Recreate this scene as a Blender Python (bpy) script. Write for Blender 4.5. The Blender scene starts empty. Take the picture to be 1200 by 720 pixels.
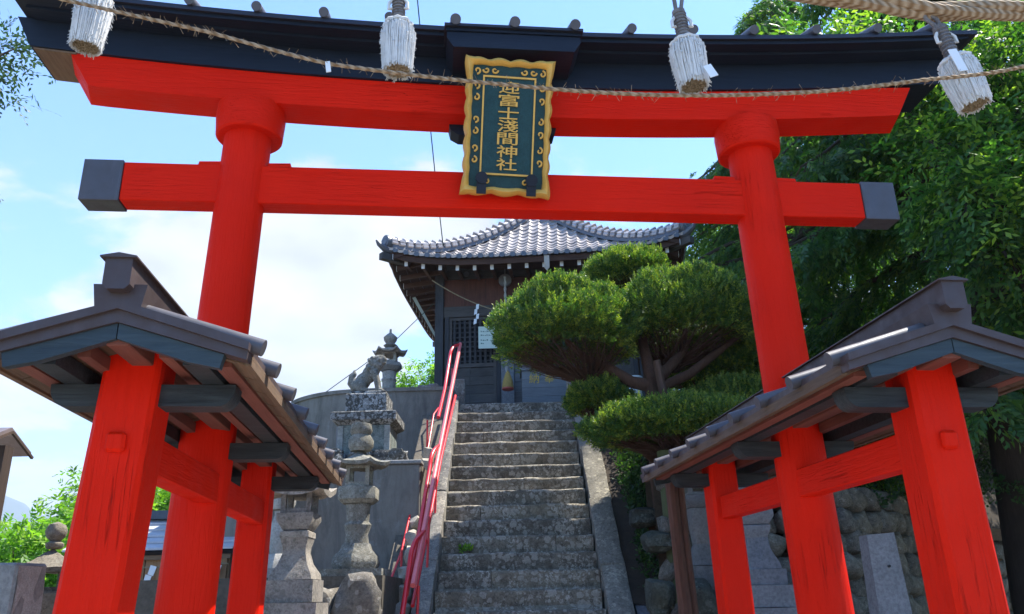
import bpy, bmesh, math, random
import numpy as np
from math import sin, cos, pi, radians, sqrt, atan2
from mathutils import Vector, Matrix, noise
random.seed(7)
RNG = np.random.default_rng(7)
SC = bpy.context.scene
COL = SC.collection
H = 1.5            # height of the eye; all numbers below are measured from eye level

# ------------------------------------------------------------------ camera
PITCH, ROLL = 0.3418, 0.0218
cd = bpy.data.cameras.new('camera'); cam = bpy.data.objects.new('camera', cd); COL.objects.link(cam)
cd.sensor_width = 36; cd.lens = 958.9/1200*36; cd.clip_end = 9000; cd.clip_start = 0.05
fw = Vector((0, cos(PITCH), sin(PITCH))); R0 = Vector((1, 0, 0)); U0 = Vector((0, -sin(PITCH), cos(PITCH)))
Rr = R0*cos(ROLL)-U0*sin(ROLL); Uu = R0*sin(ROLL)+U0*cos(ROLL)
m3 = Matrix((Rr, Uu, -fw)).transposed()
cam.matrix_world = Matrix.Translation((0, 0, H)) @ m3.to_4x4()
SC.camera = cam
SC.view_settings.view_transform = 'Standard'; SC.view_settings.look = 'None'
SC.view_settings.exposure = 1.85; SC.view_settings.gamma = 1
SC.render.resolution_x = 1024; SC.render.resolution_y = 614

# ------------------------------------------------------------------ sun and sky
SUN_EL, SUN_AZ = radians(61), radians(65)      # azimuth clockwise from +Y (the view direction): right, slightly beyond
sl = bpy.data.lights.new('sun', 'SUN'); sl.energy = 3.9; sl.angle = radians(0.53); sl.color = (1, 0.95, 0.86)
so = bpy.data.objects.new('sun', sl); COL.objects.link(so)
sd = Vector((sin(SUN_AZ)*cos(SUN_EL), cos(SUN_AZ)*cos(SUN_EL), sin(SUN_EL)))
so.rotation_euler = sd.to_track_quat('Z', 'Y').to_euler(); so.location = (10, 3, 20)
W = bpy.data.worlds.new('World'); SC.world = W; W.use_nodes = True
def build_sky():
    nt = W.node_tree; N = nt.nodes; L = nt.links; N.clear()
    out = N.new('ShaderNodeOutputWorld'); bg = N.new('ShaderNodeBackground'); bg.inputs[1].default_value = 0.14
    sky = N.new('ShaderNodeTexSky'); sky.sky_type = 'NISHITA'; sky.sun_disc = False
    sky.sun_elevation = SUN_EL; sky.sun_rotation = SUN_AZ
    sky.air_density = 1.0; sky.dust_density = 0.6; sky.ozone_density = 1.6; sky.altitude = 500
    tc = N.new('ShaderNodeTexCoord')
    def math_(op, a, b=None, clamp=False):
        n = N.new('ShaderNodeMath'); n.operation = op; n.use_clamp = clamp
        for i, v in enumerate((a, b)):
            if v is None: continue
            if hasattr(v, 'is_output'): L.new(v, n.inputs[i])
            else: n.inputs[i].default_value = v
        return n.outputs[0]
    sep = N.new('ShaderNodeSeparateXYZ'); L.new(tc.outputs['Generated'], sep.inputs[0])
    zz = math_('ADD', math_('MAXIMUM', sep.outputs[2], 0.0), 0.22)
    px = math_('DIVIDE', sep.outputs[0], zz); py = math_('DIVIDE', sep.outputs[1], zz)
    comb = N.new('ShaderNodeCombineXYZ'); L.new(px, comb.inputs[0]); L.new(py, comb.inputs[1])
    n1 = N.new('ShaderNodeTexNoise'); n1.inputs['Scale'].default_value = 2.2; n1.inputs['Detail'].default_value = 9
    n1.inputs['Roughness'].default_value = 0.58; n1.inputs['Distortion'].default_value = 0.25
    mp = N.new('ShaderNodeMapping'); mp.inputs['Location'].default_value = (3.1, 0.7, 0); L.new(comb.outputs[0], mp.inputs[0]); L.new(mp.outputs[0], n1.inputs['Vector'])
    # cloud banks: broad masses given by direction (x = right, y = ahead, z = up)
    acc = None
    for d, wdt, amp in CLOUDS:
        dv = Vector(d).normalized()
        vm = N.new('ShaderNodeVectorMath'); vm.operation = 'DOT_PRODUCT'; vm.inputs[1].default_value = dv
        nrm = N.new('ShaderNodeVectorMath'); nrm.operation = 'NORMALIZE'; L.new(tc.outputs['Generated'], nrm.inputs[0]); L.new(nrm.outputs[0], vm.inputs[0])
        mr = N.new('ShaderNodeMapRange'); mr.interpolation_type = 'SMOOTHSTEP'
        mr.inputs[1].default_value = cos(radians(wdt)); mr.inputs[2].default_value = cos(radians(wdt*0.25)); mr.inputs[3].default_value = 0; mr.inputs[4].default_value = amp
        L.new(vm.outputs['Value'], mr.inputs[0])
        acc = mr.outputs[0] if acc is None else math_('ADD', acc, mr.outputs[0])
    dens = math_('ADD', n1.outputs[0], acc)
    mr = N.new('ShaderNodeMapRange'); mr.interpolation_type = 'SMOOTHSTEP'
    mr.inputs[1].default_value = 0.585; mr.inputs[2].default_value = 0.70; L.new(dens, mr.inputs[0])
    # inner modelling of the clouds: thick parts whiter
    n2 = N.new('ShaderNodeTexNoise'); n2.inputs['Scale'].default_value = 4.5; n2.inputs['Detail'].default_value = 6; L.new(mp.outputs[0], n2.inputs['Vector'])
    cr = N.new('ShaderNodeMapRange'); cr.inputs[1].default_value = 0.3; cr.inputs[2].default_value = 0.7; cr.inputs[3].default_value = 0.64; cr.inputs[4].default_value = 1.0
    L.new(n2.outputs[0], cr.inputs[0])
    cc = N.new('ShaderNodeVectorMath'); cc.operation = 'SCALE'; cc.inputs[0].default_value = (2.35, 2.33, 2.32); L.new(cr.outputs[0], cc.inputs['Scale'])
    mix = N.new('ShaderNodeMix'); mix.data_type = 'RGBA'
    tint = N.new('ShaderNodeMix'); tint.data_type = 'RGBA'; tint.blend_type = 'MULTIPLY'; tint.inputs[0].default_value = 1.0
    L.new(sky.outputs[0], tint.inputs[6]); tint.inputs[7].default_value = SKY_TINT
    L.new(mr.outputs[0], mix.inputs[0]); L.new(tint.outputs[2], mix.inputs[6]); L.new(cc.outputs[0], mix.inputs[7])
    L.new(mix.outputs[2], bg.inputs[0]); L.new(bg.outputs[0], out.inputs[0])
SKY_TINT = (0.42, 0.64, 0.88, 1)
# broad cloud banks: direction, angular radius in degrees, weight
CLOUDS = [((-0.18, 1, 0.42), 13, 0.22), ((-0.34, 1, 0.33), 14, 0.13), ((-0.55, 1, 0.40), 12, 0.10), ((-0.7, 1, 0.1), 16, 0.15),
          ((-0.12, 1, 0.90), 7, 0.16), ((0.16, 1, 0.62), 8, 0.10), ((0.02, 1, 0.78), 7, -0.25), ((-0.25, 1, 0.72), 9, -0.15), ((-0.62, 1, 0.62), 8, 0.05),
          ((0.03, 1, 0.52), 3.5, -0.1), ((0.6, 1, 0.2), 20, 0.15), ((0.2, 1, 0.75), 9, -0.12)]
build_sky()

# ------------------------------------------------------------------ materials
MATS = {}
class NT:
    def __init__(s, name, rough=0.6, metal=0.0, spec=0.5):
        s.m = bpy.data.materials.new(name); s.m.use_nodes = True
        s.N = s.m.node_tree.nodes; s.L = s.m.node_tree.links
        s.b = s.N['Principled BSDF']; s.b.inputs['Roughness'].default_value = rough; s.b.inputs['Metallic'].default_value = metal
        s.b.inputs['Specular IOR Level'].default_value = spec
        s.tc = s.N.new('ShaderNodeTexCoord'); s.co = s.tc.outputs['Object']
    def map(s, scale):
        m = s.N.new('ShaderNodeMapping'); m.inputs['Scale'].default_value = scale; s.L.new(s.co, m.inputs[0]); return m.outputs[0]
    def noise(s, scale, detail=5, rough=0.6, vec=None, dist=0):
        n = s.N.new('ShaderNodeTexNoise'); n.inputs['Scale'].default_value = scale; n.inputs['Detail'].default_value = detail
        n.inputs['Roughness'].default_value = rough; n.inputs['Distortion'].default_value = dist
        s.L.new(vec if vec is not None else s.co, n.inputs['Vector']); return n.outputs[0]
    def voro(s, scale, feature='F1', vec=None, out='Distance'):
        n = s.N.new('ShaderNodeTexVoronoi'); n.feature = feature; n.inputs['Scale'].default_value = scale
        s.L.new(vec if vec is not None else s.co, n.inputs['Vector']); return n.outputs[out]
    def ramp(s, v, stops, interp='LINEAR'):
        r = s.N.new('ShaderNodeValToRGB'); s.L.new(v, r.inputs[0]); e = r.color_ramp.elements; r.color_ramp.interpolation = interp
        while len(e) < len(stops): e.new(0.5)
        for k, (p, c) in enumerate(stops):
            e[k].position = p; e[k].color = (*c, 1) if not isinstance(c, (int, float)) else (c, c, c, 1)
        return r.outputs[0]
    def mix(s, f, a, b, mode='MIX'):
        n = s.N.new('ShaderNodeMix'); n.data_type = 'RGBA'; n.blend_type = mode
        for i, v in ((0, f), (6, a), (7, b)):
            if hasattr(v, 'is_output'): s.L.new(v, n.inputs[i])
            elif i == 0: n.inputs[0].default_value = v
            else: n.inputs[i].default_value = (*v, 1)
        return n.outputs[2]
    def mul(s, a, b, op='MULTIPLY'):
        n = s.N.new('ShaderNodeMath'); n.operation = op
        for i, v in enumerate((a, b)):
            if hasattr(v, 'is_output'): s.L.new(v, n.inputs[i])
            else: n.inputs[i].default_value = v
        return n.outputs[0]
    def col(s, v):
        if hasattr(v, 'is_output'): s.L.new(v, s.b.inputs['Base Color'])
        else: s.b.inputs['Base Color'].default_value = (*v, 1)
    def roughv(s, v): s.L.new(v, s.b.inputs['Roughness'])
    def bump(s, v, strength=0.3, dist=0.01):
        n = s.N.new('ShaderNodeBump'); n.inputs['Strength'].default_value = strength; n.inputs['Distance'].default_value = dist
        s.L.new(v, n.inputs['Height']); s.L.new(n.outputs[0], s.b.inputs['Normal'])
    def perobj(s, a, b):
        n = s.N.new('ShaderNodeObjectInfo'); return s.ramp(n.outputs['Random'], [(0, a), (1, b)])
def mat(f):
    def g(*a):
        k = (f.__name__,)+a
        if k not in MATS: MATS[k] = f(*a)
        return MATS[k]
    return g
@mat
def m_red(axis='z'):
    t = NT('red_paint', 0.42, spec=0.07)
    sc = {'z': (16, 16, 1.3), 'x': (1.3, 16, 16), 'y': (16, 1.3, 16)}[axis]
    v = t.map(sc); g = t.noise(3.0, 7, 0.65, v, 0.6); big = t.noise(2.3, 3, 0.5)
    c = t.mix(big, (0.84, 0.018, 0.003), (0.68, 0.011, 0.002))
    v2 = t.map({'z': (34, 34, 1.0), 'x': (1.0, 34, 34), 'y': (34, 1.0, 34)}[axis]); crack = t.ramp(t.noise(1.1, 3, 0.55, v2, 0.25), [(0.488, 0.0), (0.497, 1.0), (0.506, 0.0)])
    gate = t.ramp(t.noise(1.7, 2, 0.5), [(0.55, 0.0), (0.68, 1.0)])
    cg = t.mul(crack, gate)
    c = t.mix(t.mul(cg, 0.35), c, (0.20, 0.006, 0.003))
    worn = t.ramp(t.noise(9, 6, 0.7, v), [(0.66, 0.0), (0.76, 0.35)])
    c = t.mix(worn, c, (0.72, 0.09, 0.03))
    t.col(c)
    h = t.mul(t.mul(g, 1.0), t.mul(cg, -0.9), 'ADD')
    h = t.mul(h, t.mul(t.noise(1.2, 2, 0.5), 0.6), 'ADD')
    t.bump(h, 0.9, 0.010)
    t.roughv(t.ramp(t.noise(5, 5), [(0.3, 0.36), (0.7, 0.6)]))
    return t.m
@mat
def m_wood(name, a, b, axis='x', rough=0.75, bump=0.5):
    t = NT(name, rough, spec=0.3)
    sc = {'z': (22, 22, 1.6), 'x': (1.6, 22, 22), 'y': (22, 1.6, 22)}[axis]
    v = t.map(sc); g = t.noise(2.2, 8, 0.7, v, 0.8)
    c = t.ramp(g, [(0.25, a), (0.75, b)])
    o = t.perobj((0.8, 0.8, 0.8), (1.15, 1.12, 1.08)); c = t.mix(1.0, c, o, 'MULTIPLY')
    c = t.mix(t.ramp(t.noise(3, 4), [(0.5, 0.0), (0.8, 0.5)]), c, tuple(x*0.45 for x in a))
    t.col(c); t.bump(g, bump, 0.006); return t.m
@mat
def m_metal(name, c0, rough=0.45, metal=0.35):
    t = NT(name, rough, metal)
    n = t.noise(6, 6, 0.65); c = t.mix(n, tuple(x*0.75 for x in c0), tuple(min(1, x*1.25) for x in c0))
    st = t.ramp(t.noise(3, 5, 0.7, t.map((8, 8, 1))), [(0.55, 0.0), (0.75, 0.4)])
    c = t.mix(st, c, tuple(x*1.7 for x in c0)); t.col(c)
    t.roughv(t.ramp(t.noise(14, 4), [(0.3, rough-0.1), (0.7, rough+0.2)])); t.bump(t.noise(5, 3), 0.15, 0.01); return t.m
@mat
def m_stone(name, a, b, spot=None, sc=1.0, rough=0.9, bump=0.7, spotamt=0.5, spotscale=22, b2=0.012):
    t = NT(name, rough, spec=0.25)
    n1 = t.noise(4*sc, 8, 0.7, None, 0.4); n2 = t.noise(38*sc, 4, 0.7)
    c = t.ramp(n1, [(0.3, a), (0.7, b)])
    c = t.mix(t.ramp(n2, [(0.35, 0.45), (0.6, 0.0)]), c, tuple(x*0.35 for x in a))
    o = t.perobj((0.75, 0.76, 0.78), (1.2, 1.17, 1.1)); c = t.mix(1.0, c, o, 'MULTIPLY')
    if spot:
        w = t.N.new('ShaderNodeVectorMath'); w.operation = 'ADD'; nn = t.N.new('ShaderNodeTexNoise'); nn.inputs['Scale'].default_value = 14
        t.L.new(t.co, nn.inputs['Vector']); sc_ = t.N.new('ShaderNodeVectorMath'); sc_.operation = 'SCALE'; sc_.inputs['Scale'].default_value = 0.07
        t.L.new(nn.outputs['Color'], sc_.inputs[0]); t.L.new(t.co, w.inputs[0]); t.L.new(sc_.outputs[0], w.inputs[1])
        d = t.voro(spotscale, 'F1', w.outputs[0]); k = t.voro(spotscale, 'F1', w.outputs[0], 'Color')
        sepr = t.N.new('ShaderNodeSeparateColor'); t.L.new(k, sepr.inputs[0])
        thr = t.mul(sepr.outputs[0], t.mul(t.noise(3*sc, 3), spotamt*1.5), 'MULTIPLY')
        f = t.ramp(t.mul(thr, t.mul(d, 0.75), 'SUBTRACT'), [(0.0, 0.0), (0.05, 1.0)])
        f = t.mul(f, t.ramp(n2, [(0.3, 0.4), (0.6, 1.0)])); f = t.mul(f, 0.55)
        f2 = t.mul(t.ramp(t.noise(17*sc, 10, 0.78), [(0.50, 0.0), (0.56, 1.0)]), t.ramp(t.noise(2.6*sc, 4, 0.6), [(0.60-spotamt*.3, 0.0), (0.78-spotamt*.3, 0.85)]))
        f = t.mul(f, f2, 'MAXIMUM')
        c = t.mix(t.mul(t.ramp(t.noise(11*sc, 9, 0.8), [(0.52, 0.0), (0.60, 1.0)]), 0.55), c, tuple(x*0.30 for x in a))
        c = t.mix(f, c, spot)
    t.col(c)
    t.bump(t.mul(t.mul(n1, 1.0), t.mul(n2, 0.5), 'ADD'), bump, b2); return t.m
def plain(name, c, rough=0.6, metal=0, ns=8, amt=0.25, bump=0.2):
    k = ('plain', name)
    if k not in MATS:
        t = NT(name, rough, metal); n = t.noise(ns, 6, 0.65)
        t.col(t.mix(n, tuple(x*(1-amt) for x in c), tuple(min(1, x*(1+amt)) for x in c))); t.bump(n, bump, 0.006); MATS[k] = t.m
    return MATS[k]
def leaf_mat(name, c1, c2, c3, transl=0.35, rough=0.5):
    k = ('leaf', name)
    if k in MATS: return MATS[k]
    t = NT(name, rough, spec=0.35)
    at = t.N.new('ShaderNodeAttribute'); at.attribute_name = 'tint'
    c = t.ramp(at.outputs['Fac'], [(0.0, c1), (0.6, c2), (1.0, c3)]); t.col(c)
    tr = t.N.new('ShaderNodeBsdfTranslucent'); t.L.new(t.mix(1.0, c, (1.6, 1.9, 0.7), 'MULTIPLY'), tr.inputs[0])
    ms = t.N.new('ShaderNodeMixShader'); ms.inputs[0].default_value = transl
    out = [n for n in t.N if n.type == 'OUTPUT_MATERIAL'][0]
    t.L.new(t.b.outputs[0], ms.inputs[1]); t.L.new(tr.outputs[0], ms.inputs[2]); t.L.new(ms.outputs[0], out.inputs[0])
    MATS[k] = t.m; return t.m

# ------------------------------------------------------------------ geometry collector
class G:
    def __init__(s): s.v = []; s.f = []; s.mi = []; s.cur = 0
    def add(s, vs, fs):
        o = len(s.v); s.v += [tuple(v) for v in vs]; s.f += [tuple(i+o for i in f) for f in fs]; s.mi += [s.cur]*len(fs); return s
    def box(s, x0, x1, y0, y1, z0, z1, M=None, bev=0.0):
        if bev > 0:
            b = bev; cs = []
            bm = bmesh.new(); r = bmesh.ops.create_cube(bm, size=1)
            for v in bm.verts: v.co = Vector(((x0+x1)/2+v.co.x*(x1-x0), (y0+y1)/2+v.co.y*(y1-y0), (z0+z1)/2+v.co.z*(z1-z0)))
            bmesh.ops.bevel(bm, geom=bm.edges[:], offset=b, segments=1, affect='EDGES', profile=0.5)
            vs = [v.co.copy() for v in bm.verts]; bm.verts.index_update(); fs = [[v.index for v in f.verts] for f in bm.faces]; bm.free()
        else:
            vs = [Vector(p) for p in ((x0,y0,z0),(x1,y0,z0),(x1,y1,z0),(x0,y1,z0),(x0,y0,z1),(x1,y0,z1),(x1,y1,z1),(x0,y1,z1))]
            fs = [(0,3,2,1),(4,5,6,7),(0,1,5,4),(1,2,6,5),(2,3,7,6),(3,0,4,7)]
        if M is not None: vs = [M @ v for v in vs]
        return s.add(vs, fs)
    def hexa(s, P):   # eight corners, bottom ring then top ring
        return s.add(P, [(0,3,2,1),(4,5,6,7),(0,1,5,4),(1,2,6,5),(2,3,7,6),(3,0,4,7)])
    def prism(s, poly, axis, a0, a1, M=None):   # polygon in the two other axes, extruded along axis
        def mk(p, a):
            if axis == 'y': return Vector((p[0], a, p[1]))
            if axis == 'x': return Vector((a, p[0], p[1]))
            return Vector((p[0], p[1], a))
        n = len(poly); vs = [mk(p, a0) for p in poly]+[mk(p, a1) for p in poly]
        if M is not None: vs = [M @ v for v in vs]
        fs = [tuple(range(n))[::-1], tuple(range(n, 2*n))]+[(i, (i+1) % n, n+(i+1) % n, n+i) for i in range(n)]
        return s.add(vs, fs)
    def tube(s, pts, r, n=8, caps=True, jit=0.0):
        pts = [Vector(p) for p in pts]; k = len(pts); rs = r if isinstance(r, (list, tuple)) else [r]*k
        vs = []; up = None
        for i, p in enumerate(pts):
            d = (pts[min(i+1, k-1)]-pts[max(i-1, 0)]).normalized()
            if up is None:
                up = d.orthogonal().normalized()
            else:
                up = (up-d*up.dot(d)); up = up.normalized() if up.length > 1e-6 else d.orthogonal().normalized()
            w = d.cross(up)
            for j in range(n):
                a = 2*pi*j/n; rr = rs[i]*(1+random.uniform(-jit, jit)); vs.append(p+(up*cos(a)+w*sin(a))*rr)
        fs = []
        for i in range(k-1):
            for j in range(n): fs.append((i*n+j, i*n+(j+1) % n, (i+1)*n+(j+1) % n, (i+1)*n+j))
        if caps: fs += [tuple(range(n))[::-1], tuple(range((k-1)*n, k*n))]
        return s.add(vs, fs)
    def lathe(s, prof, n=16, c=(0, 0, 0), ph=0.0, M=None):   # prof: (radius, z) from bottom to top
        vs = []; fs = []
        for (r, z) in prof:
            for j in range(n):
                a = 2*pi*j/n+ph; vs.append(Vector((c[0]+r*cos(a), c[1]+r*sin(a), c[2]+z)))
        k = len(prof)
        for i in range(k-1):
            for j in range(n): fs.append((i*n+j, i*n+(j+1) % n, (i+1)*n+(j+1) % n, (i+1)*n+j))
        fs += [tuple(range(n))[::-1], tuple(range((k-1)*n, k*n))]
        if M is not None: vs = [M @ v for v in vs]
        return s.add(vs, fs)
    def ball(s, c, r, sub=2, jit=0.0, freq=1.5, seed=0.0, M=None):
        r = r if isinstance(r, (tuple, list, Vector)) else (r, r, r)
        bm = bmesh.new(); bmesh.ops.create_icosphere(bm, subdivisions=sub, radius=1)
        vs = []
        for v in bm.verts:
            p = v.co.copy(); k = 1+jit*noise.noise(p*freq+Vector((seed, seed*1.7, -seed)))
            p = Vector((p.x*r[0]*k, p.y*r[1]*k, p.z*r[2]*k))
            if M is not None: p = M @ p
            vs.append(p+Vector(c))
        fs = [[v.index for v in f.verts] for f in bm.faces]; bm.free(); return s.add(vs, fs)
    def rock(s, c, r, seed=0.0, sub=2, amt=0.35, M=None):   # squarish stone
        bm = bmesh.new(); bmesh.ops.create_icosphere(bm, subdivisions=sub, radius=1); vs = []
        for v in bm.verts:
            p = v.co.copy(); q = Vector([math.copysign(abs(t)**0.62, t) for t in p])
            q = q*(1+amt*noise.noise(p*1.3+Vector((seed, -seed*2.1, seed*0.7)))+0.10*noise.noise(p*4+Vector((seed, 3, seed))))
            q = Vector((q.x*r[0], q.y*r[1], q.z*r[2]))
            if M is not None: q = M @ q
            vs.append(q+Vector(c))
        fs = [[v.index for v in f.verts] for f in bm.faces]; bm.free(); return s.add(vs, fs)
    def rough(s, amt, freq=3.0, seed=0.0):   # worn surface: nudge every vertex
        s.v = [tuple(Vector(v)+Vector(noise.noise_vector(Vector(v)*freq+Vector((seed,)*3)))*amt) for v in s.v]; return s
def setprops(o, label=None, cat=None, group=None, kind=None):
    if label: o['label'] = label
    if cat: o['category'] = cat
    if group: o['group'] = group
    if kind: o['kind'] = kind
    return o
WORLD = {}
def thing(name, label, cat, loc, rz=0.0, group=None, kind=None):
    o = bpy.data.objects.new(name, None); COL.objects.link(o); o.empty_display_size = 0.2
    o.location = (loc[0], loc[1], loc[2]+H); o.rotation_euler = (0, 0, rz)
    o.matrix_basis = Matrix.Translation(o.location) @ Matrix.Rotation(rz, 4, 'Z')
    WORLD[o.name] = (Matrix.Translation(Vector((loc[0], loc[1], loc[2]))) @ Matrix.Rotation(rz, 4, 'Z'))
    return setprops(o, label, cat, group, kind)
def me_from(name, g, mats, smooth=35):
    me = bpy.data.meshes.new(name); me.from_pydata(g.v, [], g.f)
    for m in (mats if isinstance(mats, (list, tuple)) else [mats]): me.materials.append(m)
    if any(g.mi): me.polygons.foreach_set('material_index', g.mi)
    if smooth:
        me.shade_smooth(); me.set_sharp_from_angle(angle=radians(smooth))
    me.update(); return me
def part(name, g, mats, root=None, frame='local', sub=None, zb=0.0, smooth=35, label=None, kind=None, me=None, M=None):
    """one mesh object under root (or under part sub). frame 'world': g in eye-level world numbers; 'local': in root's own frame."""
    if me is None:
        if root is not None and frame == 'world':
            Mi = WORLD[root.name].inverted(); g.v = [tuple(Mi @ Vector(v)) for v in g.v]
        me = me_from(name, g, mats, smooth)
    o = bpy.data.objects.new(name, me); COL.objects.link(o)
    if M is not None: o.matrix_basis = M
    if sub is not None: o.parent = sub
    elif root is not None: o.parent = root
    if label: o['label'] = label
    if kind: o['kind'] = kind
    return o
def solo(name, g, mats, label, cat, loc=None, group=None, kind=None, smooth=35):
    """a top-level thing that is one mesh; g in eye-level world numbers"""
    if loc is None:
        a = np.array(g.v); loc = (a[:, 0].mean(), a[:, 1].mean(), a[:, 2].min())
    g.v = [(v[0]-loc[0], v[1]-loc[1], v[2]-loc[2]) for v in g.v]
    o = bpy.data.objects.new(name, me_from(name, g, mats, smooth)); COL.objects.link(o); o.location = (loc[0], loc[1], loc[2]+H)
    return setprops(o, label, cat, group, kind)
def quadmesh(name, V, quads, mat_, tint=None):
    me = bpy.data.meshes.new(name); nv = len(V); nf = len(quads); k = quads.shape[1]
    me.vertices.add(nv); me.vertices.foreach_set('co', V.astype(np.float32).ravel())
    me.loops.add(nf*k); me.loops.foreach_set('vertex_index', quads.astype(np.int32).ravel())
    me.polygons.add(nf); me.polygons.foreach_set('loop_start', (np.arange(nf)*k).astype(np.int32))
    me.update(calc_edges=True)
    if tint is not None:
        a = me.attributes.new('tint', 'FLOAT', 'FACE'); a.data.foreach_set('value', tint.astype(np.float32))
    me.materials.append(mat_); return me
def struct(name, g, m, smooth=35):
    g.v = [(v[0], v[1], v[2]+H) for v in g.v]
    o = bpy.data.objects.new(name, me_from(name, g, m, smooth)); COL.objects.link(o); o['kind'] = 'structure'; return o

# ================================================================== SETTING
def build_setting():
    soil = m_stone('packed_earth', (0.10, 0.085, 0.065), (0.17, 0.15, 0.12), None, 0.6)
    g = G(); g.add([(-4000, -4000, -1.5), (4000, -4000, -1.5), (4000, 4000, -1.5), (-4000, 4000, -1.5)], [(0, 1, 2, 3)]); struct('ground', g, soil)
    # unseen gravel forecourt, added pale to bounce sunlight up into the shade
    gv = m_stone('bounce_gravel', (0.32, 0.30, 0.26), (0.46, 0.43, 0.38), None, 3.0); g = G(); g.add([(-14, -16, -1.496), (14, -16, -1.496), (14, 7.3, -1.496), (-14, 7.3, -1.496)], [(0, 1, 2, 3)]); struct('forecourt_bounce_ground', g, gv)
    # paved apron below the torii
    gm = m_stone('granite_paving', (0.34, 0.32, 0.29), (0.46, 0.44, 0.40), None, 1.2)
    g = G(); g.box(-1.15, 1.15, -3, 6.9, -1.5, -1.44); struct('path', g, gm)
    # terrace the hall stands on, with its curved concrete wall on the left
    g = G(); line = [(-0.98, 12.62), (-1.6, 12.62), (-2.3, 12.66), (-2.9, 12.8), (-3.35, 13.05), (-3.75, 13.5), (-4.05, 14.2), (-4.2, 15.2), (-4.3, 18), (-4.3, 24)]
    poly = line+[(16, 24), (16, 12.9), (1.2, 12.9), (-0.98, 12.9)]
    g.prism([(p[0]+ (0.15 if i > 2 and i < 10 else 0), p[1]+0.12 if i < 10 else p[1]) for i, p in enumerate(poly)], 'z', -1.5, 2.86); struct('terrace', g, gv)  # surfaced in pale gravel to bounce sunlight onto the hall front
    # shaded bank to the right of the stairs
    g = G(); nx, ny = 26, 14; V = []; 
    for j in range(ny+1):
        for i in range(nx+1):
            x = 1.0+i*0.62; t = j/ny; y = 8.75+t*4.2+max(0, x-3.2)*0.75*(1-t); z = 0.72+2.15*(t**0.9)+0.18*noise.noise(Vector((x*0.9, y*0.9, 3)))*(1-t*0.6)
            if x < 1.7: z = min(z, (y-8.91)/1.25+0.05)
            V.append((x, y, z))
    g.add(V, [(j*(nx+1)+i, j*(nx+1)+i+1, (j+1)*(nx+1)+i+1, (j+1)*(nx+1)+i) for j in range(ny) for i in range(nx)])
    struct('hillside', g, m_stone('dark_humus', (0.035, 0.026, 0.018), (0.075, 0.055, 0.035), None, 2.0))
    # low ledge on the left that carries the lanterns, and the ledge above it
    g = G(); g.box(-3.6, -1.22, 7.75, 10.1, -1.5, 0.22); struct('ledge_ground', g, soil)
    g = G(); g.box(-4.0, -1.14, 10.0, 12.8, -1.5, 1.56); struct('terrain', g, soil)
build_setting()

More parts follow.
